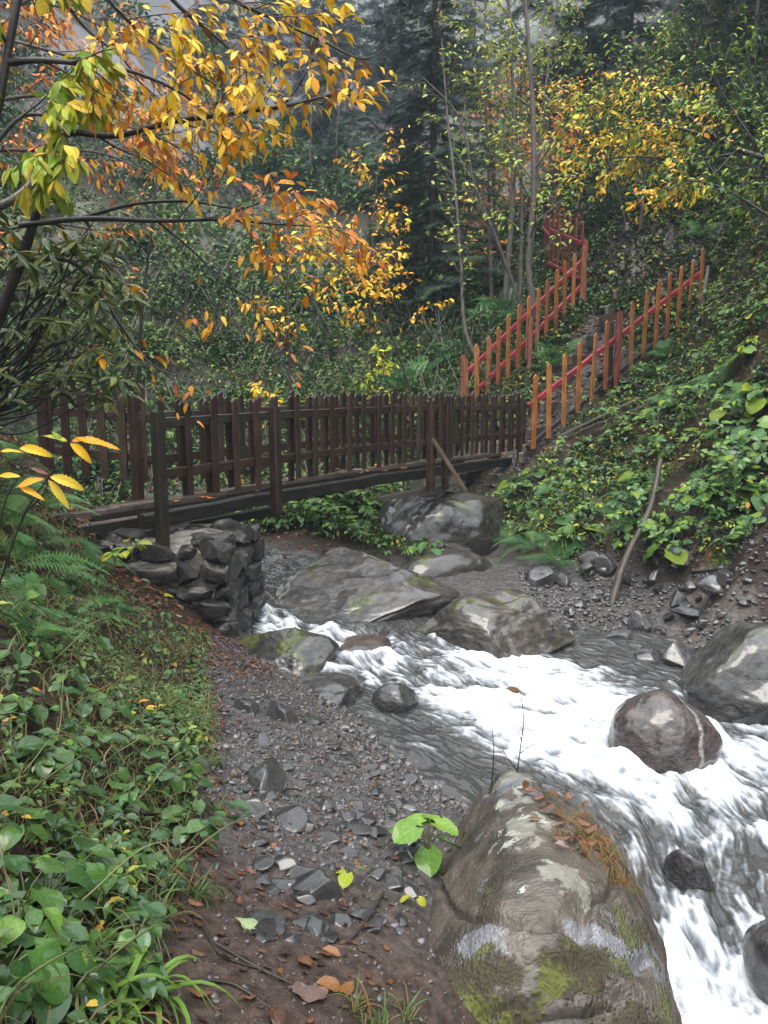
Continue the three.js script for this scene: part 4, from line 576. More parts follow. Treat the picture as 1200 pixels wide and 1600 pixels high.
{ // bushes massed on the slopes behind the bridge
  reseed(611); const leaves = [], twigs = []; const tones = greens.concat([C(.12, .2, .045)]);
  const bush = (x, D, R, n, L, c0) => { const y = G(x, D); for (let k = 0; k < n; k++) { const a = rr(0, 6.28), e = Math.acos(rr(-.1, 1)), q = R * (.55 + .55 * Math.pow(rnd(), .6)) * (1 + .5 * fbm(Math.cos(a) * 1.6 + x, e * 1.6, D, 2)), d = V3(Math.sin(e) * Math.cos(a), Math.cos(e) * .85, Math.sin(e) * Math.sin(a)), p = P(x, D, y).addScaledVector(d, q); leaves.push({ m: frame(p, d.clone().add(V3(rr(-1, 1), rr(-.9, .3), rr(-1, 1))), V3(rr(-.5, .5), 1, rr(-.5, .5)), L * rr(.7, 1.3)), c: vary(rnd() < .04 ? pick(limes) : c0, .3, .1) }); } for (let k = 0; k < 5; k++) { const a = rr(0, 6.28), d = V3(Math.cos(a) * .6, 1, Math.sin(a) * .6).normalize(); twigs.push({ m: frame(P(x, D, y), d, V3(1, 0, 0), R * rr(1, 1.7), 1, 1) }); } };
  for (let i = 0; i < 260; i++) { const D = rr(13, 23), x = rr(-9, 2.2) * (D / 16); if (!vegOK(x, D) || near(stairLine, x, D) < 1.6) continue; const R = rr(.35, .8); bush(x, D, R, 170 + 140 * R, rr(.07, .12), pick(tones)); }
  for (let i = 0; i < 190; i++) { const D = rr(20, 34), x = rr(-.62, .22) * D; const k = fbm(x * .12 + 3, D * .1, 8, 4); if (k > .05 && rnd() < .8) continue; const R = rr(.5, 1.3); bush(x, D, R, 230, rr(.12, .2), pick(tones)); }
  for (let i = 0; i < 230; i++) { const D = rr(32, 75), x = rr(-.6, .32) * D; const k = fbm(x * .12 + 3, D * .1, 8, 4); if (k > .02 && rnd() < .85) continue; bush(x, D, rr(1, 2.2), 200, rr(.25, .4), pick(tones)); }
  for (let i = 0; i < 130; i++) { const D = rr(17, 30), x = rr(.2, .55) * D; if (near(stairLine, x, D) < 1.3 && D < 20.5) continue; if (D < 21.5 && x < 6.8) continue; bush(x, D, rr(.35, .9), 210, rr(.08, .14), pick(tones)); }
  tag(instanced('undergrowth', simpleLeaf(.6, .15, .2), LEAF.far, leaves), 'massed green bushes covering the slope behind the bridge', 'undergrowth', null, 'stuff');
  const tw = new THREE.CylinderGeometry(.004, .009, 1, 4); tw.rotateZ(-Math.PI / 2); tw.translate(.5, 0, 0); tag(instanced('brushwood', tw, MAT.twig, twigs), 'thin bare stems standing in the undergrowth', 'brushwood', null, 'stuff');
}

// ---------------------------------------------------------------- trees and shrubs
function limb(out, spots, pts, r0, r1, lv, o) {
  out.push(tube(pts, r0, r1, lv === 0 ? 9 : lv === 1 ? 6 : 4, lv === 0 ? pts.length * 5 : lv === 1 ? 9 : 5, lv === 0 ? .16 : 0, o.ease ?? 1));
  const c = new THREE.CatmullRomCurve3(pts, false, 'centripetal');
  if (lv >= o.leafFrom) { const len = c.getLength(), n = Math.max(1, Math.round(len / o.gap)); for (let i = 0; i < n; i++) { const t = lerp(o.leafStart ?? .15, 1, (i + rnd()) / n); spots.push({ p: c.getPoint(t), d: c.getTangent(t), lv }); } spots.push({ p: c.getPoint(1), d: c.getTangent(1), lv }); }
  if (lv >= o.kids.length) return;
  const n = o.kids[lv];
  for (let i = 0; i < n; i++) {
    const t = lerp(o.from[lv], lv === 0 ? (o.to ?? .99) : .99, (i + rnd() * .9) / n), p = c.getPoint(t), T = c.getTangent(t), side = V3(rr(-1, 1), rr(-1, 1) * .8, rr(-1, 1)); side.addScaledVector(T, -side.dot(T)).normalize();
    if (o.flat) side.y *= o.flat; const a = o.angle[lv] * rr(.7, 1.2), d = T.clone().multiplyScalar(Math.cos(a)).addScaledVector(side, Math.sin(a)); d.y += o.lift[lv]; d.normalize();
    const L = o.len[lv] * rr(.6, 1.25) * (1 - .45 * t * (o.taper ?? 1)), q = [p]; let e = d.clone(), pp = p.clone(); const m = lv === 0 ? 4 : 3;
    for (let k = 0; k < m; k++) { e.add(V3(rr(-.22, .22), rr(-.18, .18) + (o.curl ? o.curl[lv] : 0), rr(-.22, .22))).normalize(); pp = pp.clone().addScaledVector(e, L / m); q.push(pp); }
    const r = lerp(r0, r1, t) * (o.thin ?? .5); limb(out, spots, q, Math.max(.0022, r), Math.max(.0012, r * .3), lv + 1, o);
  }
}
// leaves on spots: the ones nearest the camera as meshes of their own, the rest together
function dress(tree, spots, geos, mats, L, { hang = .6, own = 0, per = 1, drop = 0, name = 'leaf', spread = 1 } = {}) {
  const items = []; for (const s of spots) for (let k = 0; k < per; k++) { if (rnd() < drop) continue; const d = s.d.clone().multiplyScalar(.6).add(V3(rr(-1, 1) * spread, rr(-.5, .5) - hang, rr(-1, 1) * spread)).normalize(); items.push({ m: frame(s.p, d, V3(rr(-.6, .6), 1, rr(-.6, .6) + .35), L * rr(.65, 1.2)), z: s.p.distanceTo(camera.position), k: Math.floor(rnd() * mats.length) }); }
  items.sort((a, b) => a.z - b.z + 0); const step = own ? Math.max(1, Math.floor(items.length / own)) : 1e9; const rest = [];
  items.forEach((it, i) => { if (own && i % step === 0 && i / step < own) { const m = mesh(name, geos[i % geos.length], mats[it.k], tree); tree.updateMatrixWorld(true); m.applyMatrix4(tree.matrixWorld.clone().invert().multiply(it.m)); } else rest.push(it); });
  if (rest.length) { const inv = tree.matrixWorld.clone().invert(); for (let g = 0; g < geos.length; g++) { const sub = rest.filter((_, i) => i % geos.length === g).map((it) => ({ m: inv.clone().multiply(it.m), c: vary(mats[it.k].color, .2, .1) })); if (sub.length) instanced('foliage', geos[g], mats === DEEP || mats === GREEN ? LEAF.wet : LEAF.plain, sub, tree); } }
}
function treeAt(name, base, label, category, grp) { const t = group(name, base, label, category, grp); t.updateMatrixWorld(true); return t; }
const local = (geo, base) => geo.translate(-base.x, -base.y, -base.z);
const path = (...a) => a.map((q) => at(...q));
const beech = [leafGeo(.3, { seg: 6, fold: .05, droop: .4, wave: .12, serr: .08, twist: .5 }), leafGeo(.42, { seg: 6, fold: .25, droop: .05, wave: .1, serr: .07, twist: -.6 }), leafGeo(.36, { seg: 6, fold: .14, droop: .18, wave: .07, serr: .07 }), leafGeo(.4, { seg: 6, fold: .2, droop: .32, wave: .05, serr: .06 }), leafGeo(.33, { seg: 6, fold: .1, droop: .1, wave: .09, serr: .08 })], smallLeaf = [simpleLeaf(.42, .2, .2), simpleLeaf(.5, .1, .3)], strap = [leafGeo(.26, { seg: 5, fold: .12, droop: .3, peak: .55 }), leafGeo(.24, { seg: 5, fold: .2, droop: .15, peak: .55 })];
function makeTree(name, label, category, stems, o, leaf, grp, bark = MAT.bark) { // stems: [[points, r0, r1], ...]
  const base = stems[0][0][0].clone(), t = treeAt(name, base, label, category, grp);
  stems.forEach(([pts, r0, r1, oo], i) => {
    const out = [], spots = [], q = { ...o, ...(oo || {}) }; limb(out, spots, pts, r0, r1, 0, q);
    const trunk = local(out.shift(), base); const tm = mesh(i === 0 ? 'trunk' : 'limb', trunk, q.bark ?? bark, t);
    if (out.length) mesh('twigs', local(mergeGeometries(out), base), q.twigBark ?? q.bark ?? bark, t).userData.kind = 'stuff';
    const lf = q.leaf ?? leaf; if (lf && spots.length) dress(t, spots, lf.geos, lf.mats, lf.L, lf);
  }); return t;
}
{ // chestnut overhanging from the left
  reseed(701);
  const Y = { geos: beech, mats: YELLOW.concat(YELLOW, DEAD[3]), L: .085, own: 42, per: 2, hang: .38, drop: .35 }, O = { geos: beech, mats: ORANGE, L: .088, own: 30, hang: .45, drop: .3, per: 1 }, Lm = { geos: beech, mats: LIME.concat(YELLOW[3]), L: .13, own: 50, per: 3, hang: .9 };
  const o = { kids: [10, 4], from: [.2, .25], angle: [.85, .8], lift: [.06, -.06], len: [.62, .26], leafFrom: 1, gap: .08, leafStart: .3, thin: .4, flat: .8, curl: [-.02, -.04] };
  const bare = { ...o, kids: [8, 3], leaf: { ...O, drop: .75, own: 8 }, len: [.6, .3] };
  makeTree('chestnut_tree', 'dark chestnut with long boughs of yellow and orange leaves reaching over the bridge', 'tree', [
    [path([-60, 640, 5.4], [-10, 520, 5.3], [28, 420, 5.2], [58, 330, 5.1], [74, 262, 5.05], [86, 222, 5]), .036, .026, { kids: [] }],
    [path([86, 222, 5], [110, 208, 4.95], [180, 212, 4.9], [270, 190, 4.8], [355, 178, 4.75], [450, 165, 4.7], [530, 148, 4.7], [610, 160, 4.7]), .024, .004, { ...o, kids: [13, 4], to: .8, leaf: { ...Y, own: 60, drop: .48 } }],
    [path([-40, 320, 4.6], [0, 150, 4.6], [16, 60, 4.6], [42, -70, 4.6]), .028, .02, { kids: [3, 2], leaf: Lm }],
    [path([12, 98, 4.6], [60, 94, 4.6], [130, 100, 4.65], [210, 113, 4.7], [290, 150, 4.75], [335, 188, 4.8]), .02, .004, { ...o, kids: [9, 4], leaf: { ...Y, own: 40, drop: .5 } }],
    [path([30, 352, 5.1], [130, 342, 5.1], [250, 345, 5.1], [350, 343, 5.1], [430, 350, 5.1], [540, 356, 5.1]), .02, .003, { ...o, from: [.45, .3], leaf: { ...O, own: 40, drop: .3 } }],
    [path([110, 345, 5.15], [215, 318, 5.2], [300, 315, 5.2], [380, 325, 5.2], [440, 300, 5.2]), .014, .003, { ...o, kids: [6, 3], from: [.5, .3], leaf: { ...O, own: 22, drop: .3 } }],
    [path([40, 405, 5.4], [110, 408, 5.4], [150, 450, 5.4], [200, 525, 5.4], [240, 572, 5.4], [320, 602, 5.4]), .02, .004, bare],
    [path([300, -60, 4.3], [370, 2, 4.4], [440, 34, 4.5], [500, 62, 4.5], [570, 92, 4.5], [610, 70, 4.5]), .013, .003, { ...o, kids: [8, 3], to: .45, leaf: { ...Y, own: 20, drop: .4 } }],
    [path([110, -80, 4.4], [170, 0, 4.5], [230, 60, 4.6], [300, 110, 4.6], [350, 140, 4.6]), .014, .003, { ...o, leaf: { ...Y, own: 34, drop: .42 } }],
    [path([210, -80, 4.3], [270, 0, 4.4], [340, 60, 4.5], [380, 95, 4.5], [410, 120, 4.5]), .014, .003, { ...o, leaf: { ...Y, own: 34, drop: .48 } }],
    [path([60, -60, 4.8], [130, 40, 4.9], [190, 90, 4.9], [240, 160, 5]), .012, .003, { ...o, kids: [7, 3], leaf: { ...O, own: 14, mats: ORANGE.concat(YELLOW[4], YELLOW[0]), drop: .2 } }],
    [path([-20, 330, 4.9], [20, 312, 4.9], [46, 290, 4.95], [62, 262, 5]), .026, .022, { kids: [], bark: MAT.barkGrey }],
    [path([-20, 240, 4.7], [40, 180, 4.75], [90, 190, 4.8], [110, 230, 4.8]), .014, .004, { ...o, kids: [7, 3], leaf: { ...Lm, own: 34 } }],
    [path([245, 345, 5.1], [310, 400, 5.2], [345, 440, 5.2], [380, 460, 5.2], [450, 520, 5.2]), .008, .002, bare],
  ], o, Y, null, MAT.barkDark);
}
{ // orange beech behind it
  reseed(711); const o = { kids: [12, 5], from: [.15, .2], angle: [.8, .7], lift: [.05, -.05], len: [1.0, .45], leafFrom: 1, gap: .09, thin: .4, flat: .6 }, lf = { geos: [beech[0], beech[4]], mats: ORANGE, L: .11, own: 26, drop: .25, hang: .6 };
  makeTree('beech_tree', 'orange-leaved beech behind the chestnut boughs', 'tree', [
    [path([-260, 560, 9.6], [-200, 200, 9.5], [-120, 0, 9.4], [-60, -150, 9.4]), .12, .05, { kids: [] }],
    [path([-180, 150, 9.5], [-60, 60, 9.3], [80, 80, 9.2], [190, 120, 9.1], [245, 165, 9]), .03, .006], [path([-190, 220, 9.5], [-60, 170, 9.3], [100, 150, 9.2], [190, 190, 9.1], [250, 235, 9]), .03, .006],
    [path([-150, 60, 9.4], [-40, -10, 9.3], [90, 10, 9.2], [180, 50, 9.1]), .03, .006], [path([-200, 290, 9.5], [-60, 240, 9.3], [60, 235, 9.2], [160, 240, 9.1], [250, 280, 9]), .03, .006], [path([-200, 400, 9.5], [-60, 370, 9.3], [80, 350, 9.2], [200, 370, 9.1]), .03, .006, { kids: [7, 4] }],
  ], o, lf);
}
{ // rhododendron below the chestnut
  reseed(721); const base = P(-3.3, 5.9, G(-3.3, 5.9)), t = treeAt('rhododendron_bush', base, 'dark glossy rhododendron with long drooping leaves under the chestnut trunk', 'bush'); const out = [], tips = [];
  const cl = [[20, 330], [60, 380], [20, 420], [90, 430], [150, 350], [140, 420], [40, 470], [110, 480], [180, 440], [20, 520], [80, 530], [150, 520], [60, 580], [130, 580], [190, 560], [10, 600], [90, 350], [10, 370], [120, 390], [170, 480], [170, 610]];
  for (const [px, py] of cl) for (let k = 0; k < 6; k++) { const e = at(px + rr(-38, 38), py + rr(-34, 34), rr(5.0, 6.5)); tips.push(e); const m = base.clone().lerp(e, .5).add(V3(rr(-.15, .15), rr(-.2, .2), rr(-.15, .15))); if (k < 3) out.push(tube([base.clone().add(V3(rr(-.3, .3), .1, rr(-.3, .3))), m, e], .014, .004, 5, 7)); }
  mesh('stems', local(mergeGeometries(out), base), MAT.barkDark, t).userData.kind = 'stuff';
  const spots = []; for (const e of tips) { const n = 7 + (rnd() * 4 | 0), a0 = rr(0, 6); for (let k = 0; k < n; k++) { const a = a0 + k / n * 6.28; spots.push({ p: e, d: V3(Math.cos(a) * 1.6, rr(-.2, .5), Math.sin(a) * 1.6) }); } }
  dress(t, spots, strap, matsOf([[.07, .1, .02], [.05, .08, .02], [.11, .14, .025], [.16, .17, .03], [.04, .065, .02]], { coat: .5, tr: .25 }), .15, { own: 280, hang: .35, spread: .25 });
}
{ // saplings behind the bridge rail
  reseed(731); const o = { kids: [15, 5], from: [.3, .2], angle: [1.1, .7], lift: [.15, 0], len: [1.0, .42], leafFrom: 1, gap: .1, thin: .35, flat: .6 };
  const lf = (m, own, drop, L = .14) => ({ geos: [beech[0], beech[1]], mats: m, L, own, drop, hang: .55 });
  const g = 'saplings with autumn leaves behind the bridge';
  makeTree('young_beech', 'slim young beech with yellow-orange leaf sprays just behind the bridge rail', 'tree', [[path([455, 700, 13.4], [452, 560, 13.4], [448, 430, 13.5], [441, 320, 13.5]), .035, .01, { kids: [14, 5], len: [.95, .4], leaf: lf(YELLOW.concat(ORANGE), 30, .4) }]], o, null, g);
  makeTree('young_beech', 'leaning young beech densely hung with orange leaves beside the conifer', 'tree', [[path([650, 640, 15.4], [610, 520, 15.2], [560, 440, 15], [490, 380, 14.8]), .03, .008, { leaf: lf(YELLOW.concat(YELLOW, ORANGE[3], ORANGE[1]), 40, .3), kids: [22, 6], len: [1.35, .5] }], [path([585, 640, 15.6], [578, 500, 15.6], [582, 380, 15.7], [592, 240, 15.8]), .03, .008, { leaf: lf(YELLOW.concat(ORANGE[1], ORANGE[3], ORANGE[0]), 40, .4, .13), kids: [20, 5], len: [1.3, .5] }]], o, null, g);
  makeTree('young_beech', 'low young beech with pale lime and yellow leaves at the bridge rail', 'tree', [[path([590, 690, 14.4], [585, 620, 14.4], [592, 560, 14.4]), .02, .006, { kids: [9, 4], len: [.55, .3], leaf: lf(LIME.concat(YELLOW[3]), 26, 0, .13) }]], o, null, g);
  makeTree('young_beech', 'yellow-leaved shoot low beside the bridge rail', 'tree', [[path([430, 690, 12.6], [425, 650, 12.6], [420, 610, 12.6]), .015, .005, { kids: [6, 3], len: [.5, .25], leaf: lf(YELLOW, 20, .2, .13) }]], o, null, g);
  makeTree('bare_sapling', 'thin bare sapling standing between chestnut boughs and slope', 'tree', [[path([215, 640, 10.8], [222, 480, 10.8], [240, 330, 10.9], [247, 190, 11]), .03, .008, { kids: [14, 4], len: [.9, .4], leaf: lf(ORANGE, 3, .96, .1) }]], { ...o, lift: [.3, .1] }, null, null, MAT.barkDark);
}
// spruce: whorls of drooping boughs carrying needle sprays
const sprayGeo = (() => { const pos = [], idx = [], uv = []; reseed(5); for (let i = 0; i < 26; i++) { const t = i / 26, s = i % 2 ? 1 : -1, L = .42 * (1 - .55 * t), x = t * .9, o = pos.length / 3, zy = rr(-.1, .05); pos.push(x, 0, 0, x + .045, 0, 0, x + L * .75, zy - .1, s * L * .8); uv.push(0, 0, 1, 0, .5, 1); idx.push(o, o + 1, o + 2); } const o = pos.length / 3; pos.push(0, 0, -.015, 0, 0, .015, 1, -.1, 0); uv.push(0, 0, 1, 0, .5, 1); idx.push(o, o + 1, o + 2); return geom(pos, null, uv, idx); })();
function spruce(label, base, height, R, tone, { from = .02, dens = 1, lean = 0, name = 'spruce_tree', L = .34, grp, droop = .35 } = {}) {
  const t = treeAt(name, base, label, 'tree', grp), top = base.clone().add(V3(lean, height, 0)); mesh('trunk', local(tube([base.clone().add(V3(0, -.3, 0)), base.clone().lerp(top, .5).add(V3(.05, 0, 0)), top], height * .009, .012, 8, 14, .1), base), MAT.bark, t);
  const out = [], items = []; const n = Math.round(height * 9 * dens);
  for (let i = 0; i < n; i++) {
    const f = lerp(from, .985, (i + rnd()) / n), p = base.clone().lerp(top, f), a = i * 2.4 + rr(-.4, .4), len = R * Math.pow(1 - f, .75) * rr(.65, 1.15) + .15, d = V3(Math.cos(a), .12 - droop * (1 - f), Math.sin(a)), q = [p]; let pp = p; const e = d.clone().normalize();
    for (let k = 0; k < 3; k++) { e.y += (k === 0 ? -.1 : .06); pp = pp.clone().addScaledVector(e, len / 3); q.push(pp); }
    out.push(tube(q, .014 + .004 * len, .004, 4, 5)); const c = new THREE.CatmullRomCurve3(q), m = Math.max(3, Math.round(len / .085));
    for (let k = 0; k < m; k++) { const u = lerp(.12, 1, k / (m - 1)), s = k % 2 ? 1 : -1, T = c.getTangent(u), sd = V3(-T.z, -.25, T.x).multiplyScalar(s); items.push({ m: frame(c.getPoint(u).sub(base), T.clone().multiplyScalar(rr(.6, 1)).addScaledVector(sd, k === m - 1 ? 0 : rr(.4, 1)).add(V3(0, rr(-.35, .05), 0)), V3(rr(-.3, .3), 1, rr(-.3, .3)), L * rr(.7, 1.25) * (.6 + .5 * (1 - f))), c: vary(tone, .35, .08) }); }
  }
  mesh('boughs', local(mergeGeometries(out), base), MAT.bark, t).userData.kind = 'stuff'; instanced('foliage', sprayGeo, LEAF.needle, items, t); return t;
}
{
  reseed(741);
  spruce('tall dark spruce with drooping boughs beside the alder stems', at(672, 520, 21.5), 14.5, 2.1, C(.034, .06, .038), { dens: 1.9, from: .02, L: .5 });
  spruce('dark spruce high on the slope above the yellow shrub', at(1165, 240, 22), 9, 2.6, C(.022, .04, .026), { dens: 1.1 });
  spruce('small dense dark yew beside the landing fence', at(945, 402, 21.8), 3.4, 1.25, C(.028, .055, .03), { dens: 2.2, name: 'yew_tree', L: .3, droop: .1 });
  spruce('dark spruce standing taller above the first slope spruce', at(1085, 130, 30), 9, 2.4, C(.022, .04, .028), { dens: .9 });
  const far = [[560, 60, 62], [505, 30, 58], [600, 120, 66], [545, 160, 52], [480, 150, 50], [625, 40, 72], [690, 90, 70], [640, 180, 60], [740, 60, 82], [430, 40, 54], [590, -20, 68], [880, 150, 72], [940, 170, 60], [980, 120, 58], [350, 20, 46], [520, 230, 44]];
  for (const [px, py, D] of far) { const p = hit(px, py + 60, 30); spruce('spruce standing in the mist on the far hillside', p, rr(7, 11), rr(1.9, 2.6), C(.034, .06, .038), { dens: .5, L: .75, grp: 'misty spruces on the far hillside' }); }
}
{ // alders beside the stair
  reseed(751); const o = { kids: [17, 5], from: [.3, .2], angle: [1.0, .7], lift: [.25, .05], len: [1.7, .7], leafFrom: 1, gap: .12, thin: .38, twigBark: MAT.barkGrey };
  const lf = { geos: smallLeaf, mats: matsOf([[.3, .4, .07], [.4, .46, .08], [.24, .33, .07], [.5, .47, .08]], { tr: .45 }), L: .14, own: 0, drop: .12, hang: .4 };
  const g = 'alder stems beside the stairway'; const A = (label, pts, r0, r1, oo) => makeTree('alder_tree', label, 'tree', [[path(...pts), r0, r1, oo]], o, lf, g, MAT.barkGrey);
  A('tallest grey alder stem rising behind the ravine-side railing', [[838, 500, 17.8], [826, 420, 17.8], [834, 300, 17.8], [832, 150, 17.8], [822, 20, 17.8], [812, -120, 17.8]], .085, .03, { kids: [24, 6], from: [.2, .2] });
  A('straight alder stem next to the tallest alder', [[789, 470, 19.5], [800, 330, 19.5], [803, 180, 19.5], [796, 30, 19.5], [790, -100, 19.5]], .07, .025);
  A('slender alder stem with two neighbours close by', [[768, 470, 20.5], [766, 380, 20.5], [763, 250, 20.5], [757, 90, 20.5], [760, -60, 20.5]], .06, .02);
  A('dark slender alder stem among the clump', [[812, 470, 20], [815, 340, 20], [813, 200, 20], [816, 60, 20]], .06, .02);
  A('leaning alder stem bowing towards the spruce', [[822, 500, 18.6], [778, 380, 18.4], [742, 290, 18.2], [715, 180, 18], [660, 120, 17.8]], .05, .012, { leaf: { ...lf, drop: .85 }, kids: [14, 4] });
  A('curved alder sapling springing from the fern bank', [[756, 585, 16.6], [728, 520, 16.6], [721, 420, 16.7], [712, 300, 16.8], [700, 190, 16.9], [690, 60, 17]], .05, .015, { leaf: { ...lf, drop: .7 }, kids: [20, 5], len: [1.3, .6] });
  A('thin alder rod behind the landing fence', [[826, 470, 21.5], [836, 330, 21.5], [846, 200, 21.5], [862, 60, 21.5], [880, -60, 21.5]], .045, .015, { leaf: { ...lf, drop: .3 } });
}
{ // orange beech behind the alders, stems on the far slope
  reseed(761); const o = { kids: [14, 6], from: [.15, .2], angle: [1.0, .8], lift: [.2, 0], len: [2.1, .9], leafFrom: 1, gap: .17, thin: .35, flat: .7 }, lf = { geos: smallLeaf, mats: ORANGE, L: .22, drop: .25, hang: .4 };
  const g = 'orange beeches behind the alder stems';
  makeTree('orange_beech', 'orange-leaved beech glowing between the alder stems', 'tree', [[path([780, 490, 24], [775, 380, 24], [770, 250, 24], [765, 130, 24]), .1, .03]], o, lf, g);
  makeTree('orange_beech', 'orange beech behind the landing fence', 'tree', [[path([870, 440, 25], [868, 330, 25], [860, 240, 25], [850, 150, 25]), .09, .03]], o, lf, g);
  makeTree('orange_beech', 'low orange beech at the foot of the spruce', 'tree', [[path([730, 470, 23], [722, 400, 23], [735, 330, 23]), .07, .02, { kids: [12, 5], len: [1.5, .7] }]], o, lf, g);
  for (const [px, py, D, h] of [[409, 250, 36, 4.5], [458, 260, 34, 5], [486, 280, 33, 4], [525, 300, 36, 4.6], [355, 300, 32, 3.6], [300, 230, 38, 4]]) { const b = hit(px, py, 20); makeTree('bare_tree', 'pale bare trunk standing on the misty slope', 'tree', [[[b, b.clone().add(V3(rr(-.1, .1), h * .5, 0)), b.clone().add(V3(rr(-.3, .3), h, 0))], .06, .02]], { ...o, kids: [7, 3], len: [.9, .4], leafFrom: 9 }, null, 'pale bare trunks on the slope', MAT.barkGrey); }
}
{ // yellow shrubs over the stair slope
  reseed(771); const o = { kids: [16, 6], from: [.2, .15], angle: [.9, .8], lift: [.1, 0], len: [1.2, .5], leafFrom: 1, gap: .1, thin: .4, flat: .7 };
  const lf = (mats, own, L = .12, drop = .1) => ({ geos: smallLeaf.concat(beech[0]), mats, L, own, drop, hang: .45 });
  makeTree('hornbeam_shrub', 'arching hornbeam shrub with bright yellow leaves over the stair slope', 'shrub', [[path([1240, 260, 14.2], [1150, 232, 14.4], [1098, 200, 14.6], [1040, 150, 14.8], [985, 108, 15]), .05, .012, { leaf: lf(YELLOW.concat(LIME), 60, .12, .3) }], [path([1150, 240, 14.4], [1080, 250, 14.7], [1000, 245, 15], [920, 250, 15.3]), .03, .008, { leaf: lf(YELLOW.concat(YELLOW, LIME), 90), kids: [18, 6] }], [path([1130, 222, 14.5], [1060, 200, 14.9], [980, 190, 15.4], [905, 180, 15.8]), .03, .008, { leaf: lf(YELLOW.concat(LIME, LIME), 60), kids: [16, 6] }], [path([1150, 235, 14.4], [1110, 275, 14.2], [1060, 290, 14.1], [1000, 300, 14.2]), .02, .006, { leaf: lf(YELLOW.concat(ORANGE[3]), 60), kids: [9, 4], len: [.8, .4] }]], o, null, null, MAT.barkDark);
  makeTree('hazel_shrub', 'green and lime hazel shrub growing above the yellow shrub', 'shrub', [[path([1260, 330, 12.6], [1200, 250, 12.8], [1150, 180, 13], [1110, 110, 13.2]), .03, .008, { leaf: lf(GREEN.concat(LIME), 50, .11, .1) }], [path([1260, 380, 12.4], [1190, 330, 12.7], [1120, 290, 13], [1060, 280, 13.2]), .03, .008, { leaf: lf(LIME.concat(GREEN, YELLOW[3]), 50, .11, .2) }]], o, null, null, MAT.barkDark);
  makeTree('rowan_shrub', 'loose shrub with pale green and russet leaves above the stair top', 'shrub', [[path([985, 380, 20], [960, 280, 20], [930, 180, 20], [955, 90, 20]), .04, .01, { leaf: lf(LIME.concat(LIME, ORANGE[4], GREEN), 40, .14, .3), len: [1.5, .7], kids: [18, 6] }], [path([1000, 360, 19.5], [1010, 260, 19.5], [1030, 160, 19.5], [1050, 60, 19.5]), .04, .01, { leaf: lf(GREEN.concat(LIME), 40, .14, .2), len: [1.5, .7], kids: [18, 6] }]], o, null, null, MAT.bark);
}

// ---------------------------------------------------------------- single plants on the banks
const fronds = [frondGeo(24, 6, .38, .34, .06), frondGeo(24, 6, .5, .32, -.08), frondGeo(22, 6, .28, .36, .1), frondGeo(26, 6, .62, .3, 0)], frondsFar = [frondGeo(20, 2, .38, .34, .06), frondGeo(20, 2, .55, .32, -.08)];
function fernProto(n, size, mats, geos = fronds) { const g = new THREE.Group(), k = numbered('proto'); for (let i = 0; i < n; i++) { const a = i / n * 6.28 + rr(-.3, .3), m = mesh('frond', pick(geos), pick(mats), g); const e = rr(.25, .75); m.applyMatrix4(frame(V3(0, 0, 0), V3(Math.cos(a) * Math.cos(e), Math.sin(e), Math.sin(a) * Math.cos(e)), V3(0, 1, 0), size * rr(.75, 1.15))); } return g; }
const broad = [leafGeo(.62, { seg: 11, fold: .1, droop: .25, peak: .4, wave: .04, serr: .05 }), leafGeo(.7, { seg: 11, fold: .14, droop: .35, peak: .42, wave: .05, serr: .04 }), leafGeo(.55, { seg: 8, fold: .08, droop: .15, peak: .45, wave: .03 })], heart = [leafGeo(.95, { tip: .65, seg: 12, fold: .06, droop: .28, peak: .34, heart: .16, wave: .03 }), leafGeo(1.0, { tip: .6, seg: 12, fold: .1, droop: .2, peak: .34, heart: .2, wave: .04 })];
const stemMat = std({ color: C(.09, .1, .04), roughness: .6 });
function herbProto(n, size, h, mats, geos) { const g = new THREE.Group(), st = []; for (let i = 0; i < n; i++) { const a = i * 2.4 + rr(-.5, .5), hh = h * rr(.35, 1), rad = size * rr(.2, .7), p = V3(Math.cos(a) * rad, hh, Math.sin(a) * rad); st.push(tube([V3(0, -.03, 0), V3(p.x * .3, hh * .6, p.z * .3), p], .0035, .002, 4, 4)); const m = mesh('leaf', pick(geos), pick(mats), g); m.applyMatrix4(leafAt(p, -a * -1, rr(-.5, .15), rr(-.35, .35), size * rr(.7, 1.2))); } const s = mesh('stem', mergeGeometries(st), stemMat, g); return g; }
function brambleProto(n, size, mats) { const g = new THREE.Group(), pts = [V3(0, 0, 0)]; let d = V3(rr(-.4, .4), 1, rr(-.4, .4)).normalize(), p = V3(); for (let k = 0; k < 5; k++) { d.add(V3(rr(-.25, .25), -.32, rr(-.25, .25))).normalize(); p = p.clone().addScaledVector(d, size * 1.5); pts.push(p); } mesh('stem', tube(pts, .005, .002, 5, 14), stemMat, g); const c = new THREE.CatmullRomCurve3(pts); for (let i = 0; i < n; i++) { const t = lerp(.2, 1, i / (n - 1)), q = c.getPoint(t), a0 = rr(0, 6.28); for (let k = 0; k < 3; k++) { const a = a0 + (k - 1) * 1.05, m = mesh('leaf', pick(broad), pick(mats), g); m.applyMatrix4(leafAt(q.clone().add(V3(Math.cos(a) * .02, .02, Math.sin(a) * .02)), a, rr(-.4, .2), rr(-.3, .3), size * rr(.7, 1.1) * (k === 1 ? 1.15 : .9))); } } return g; }
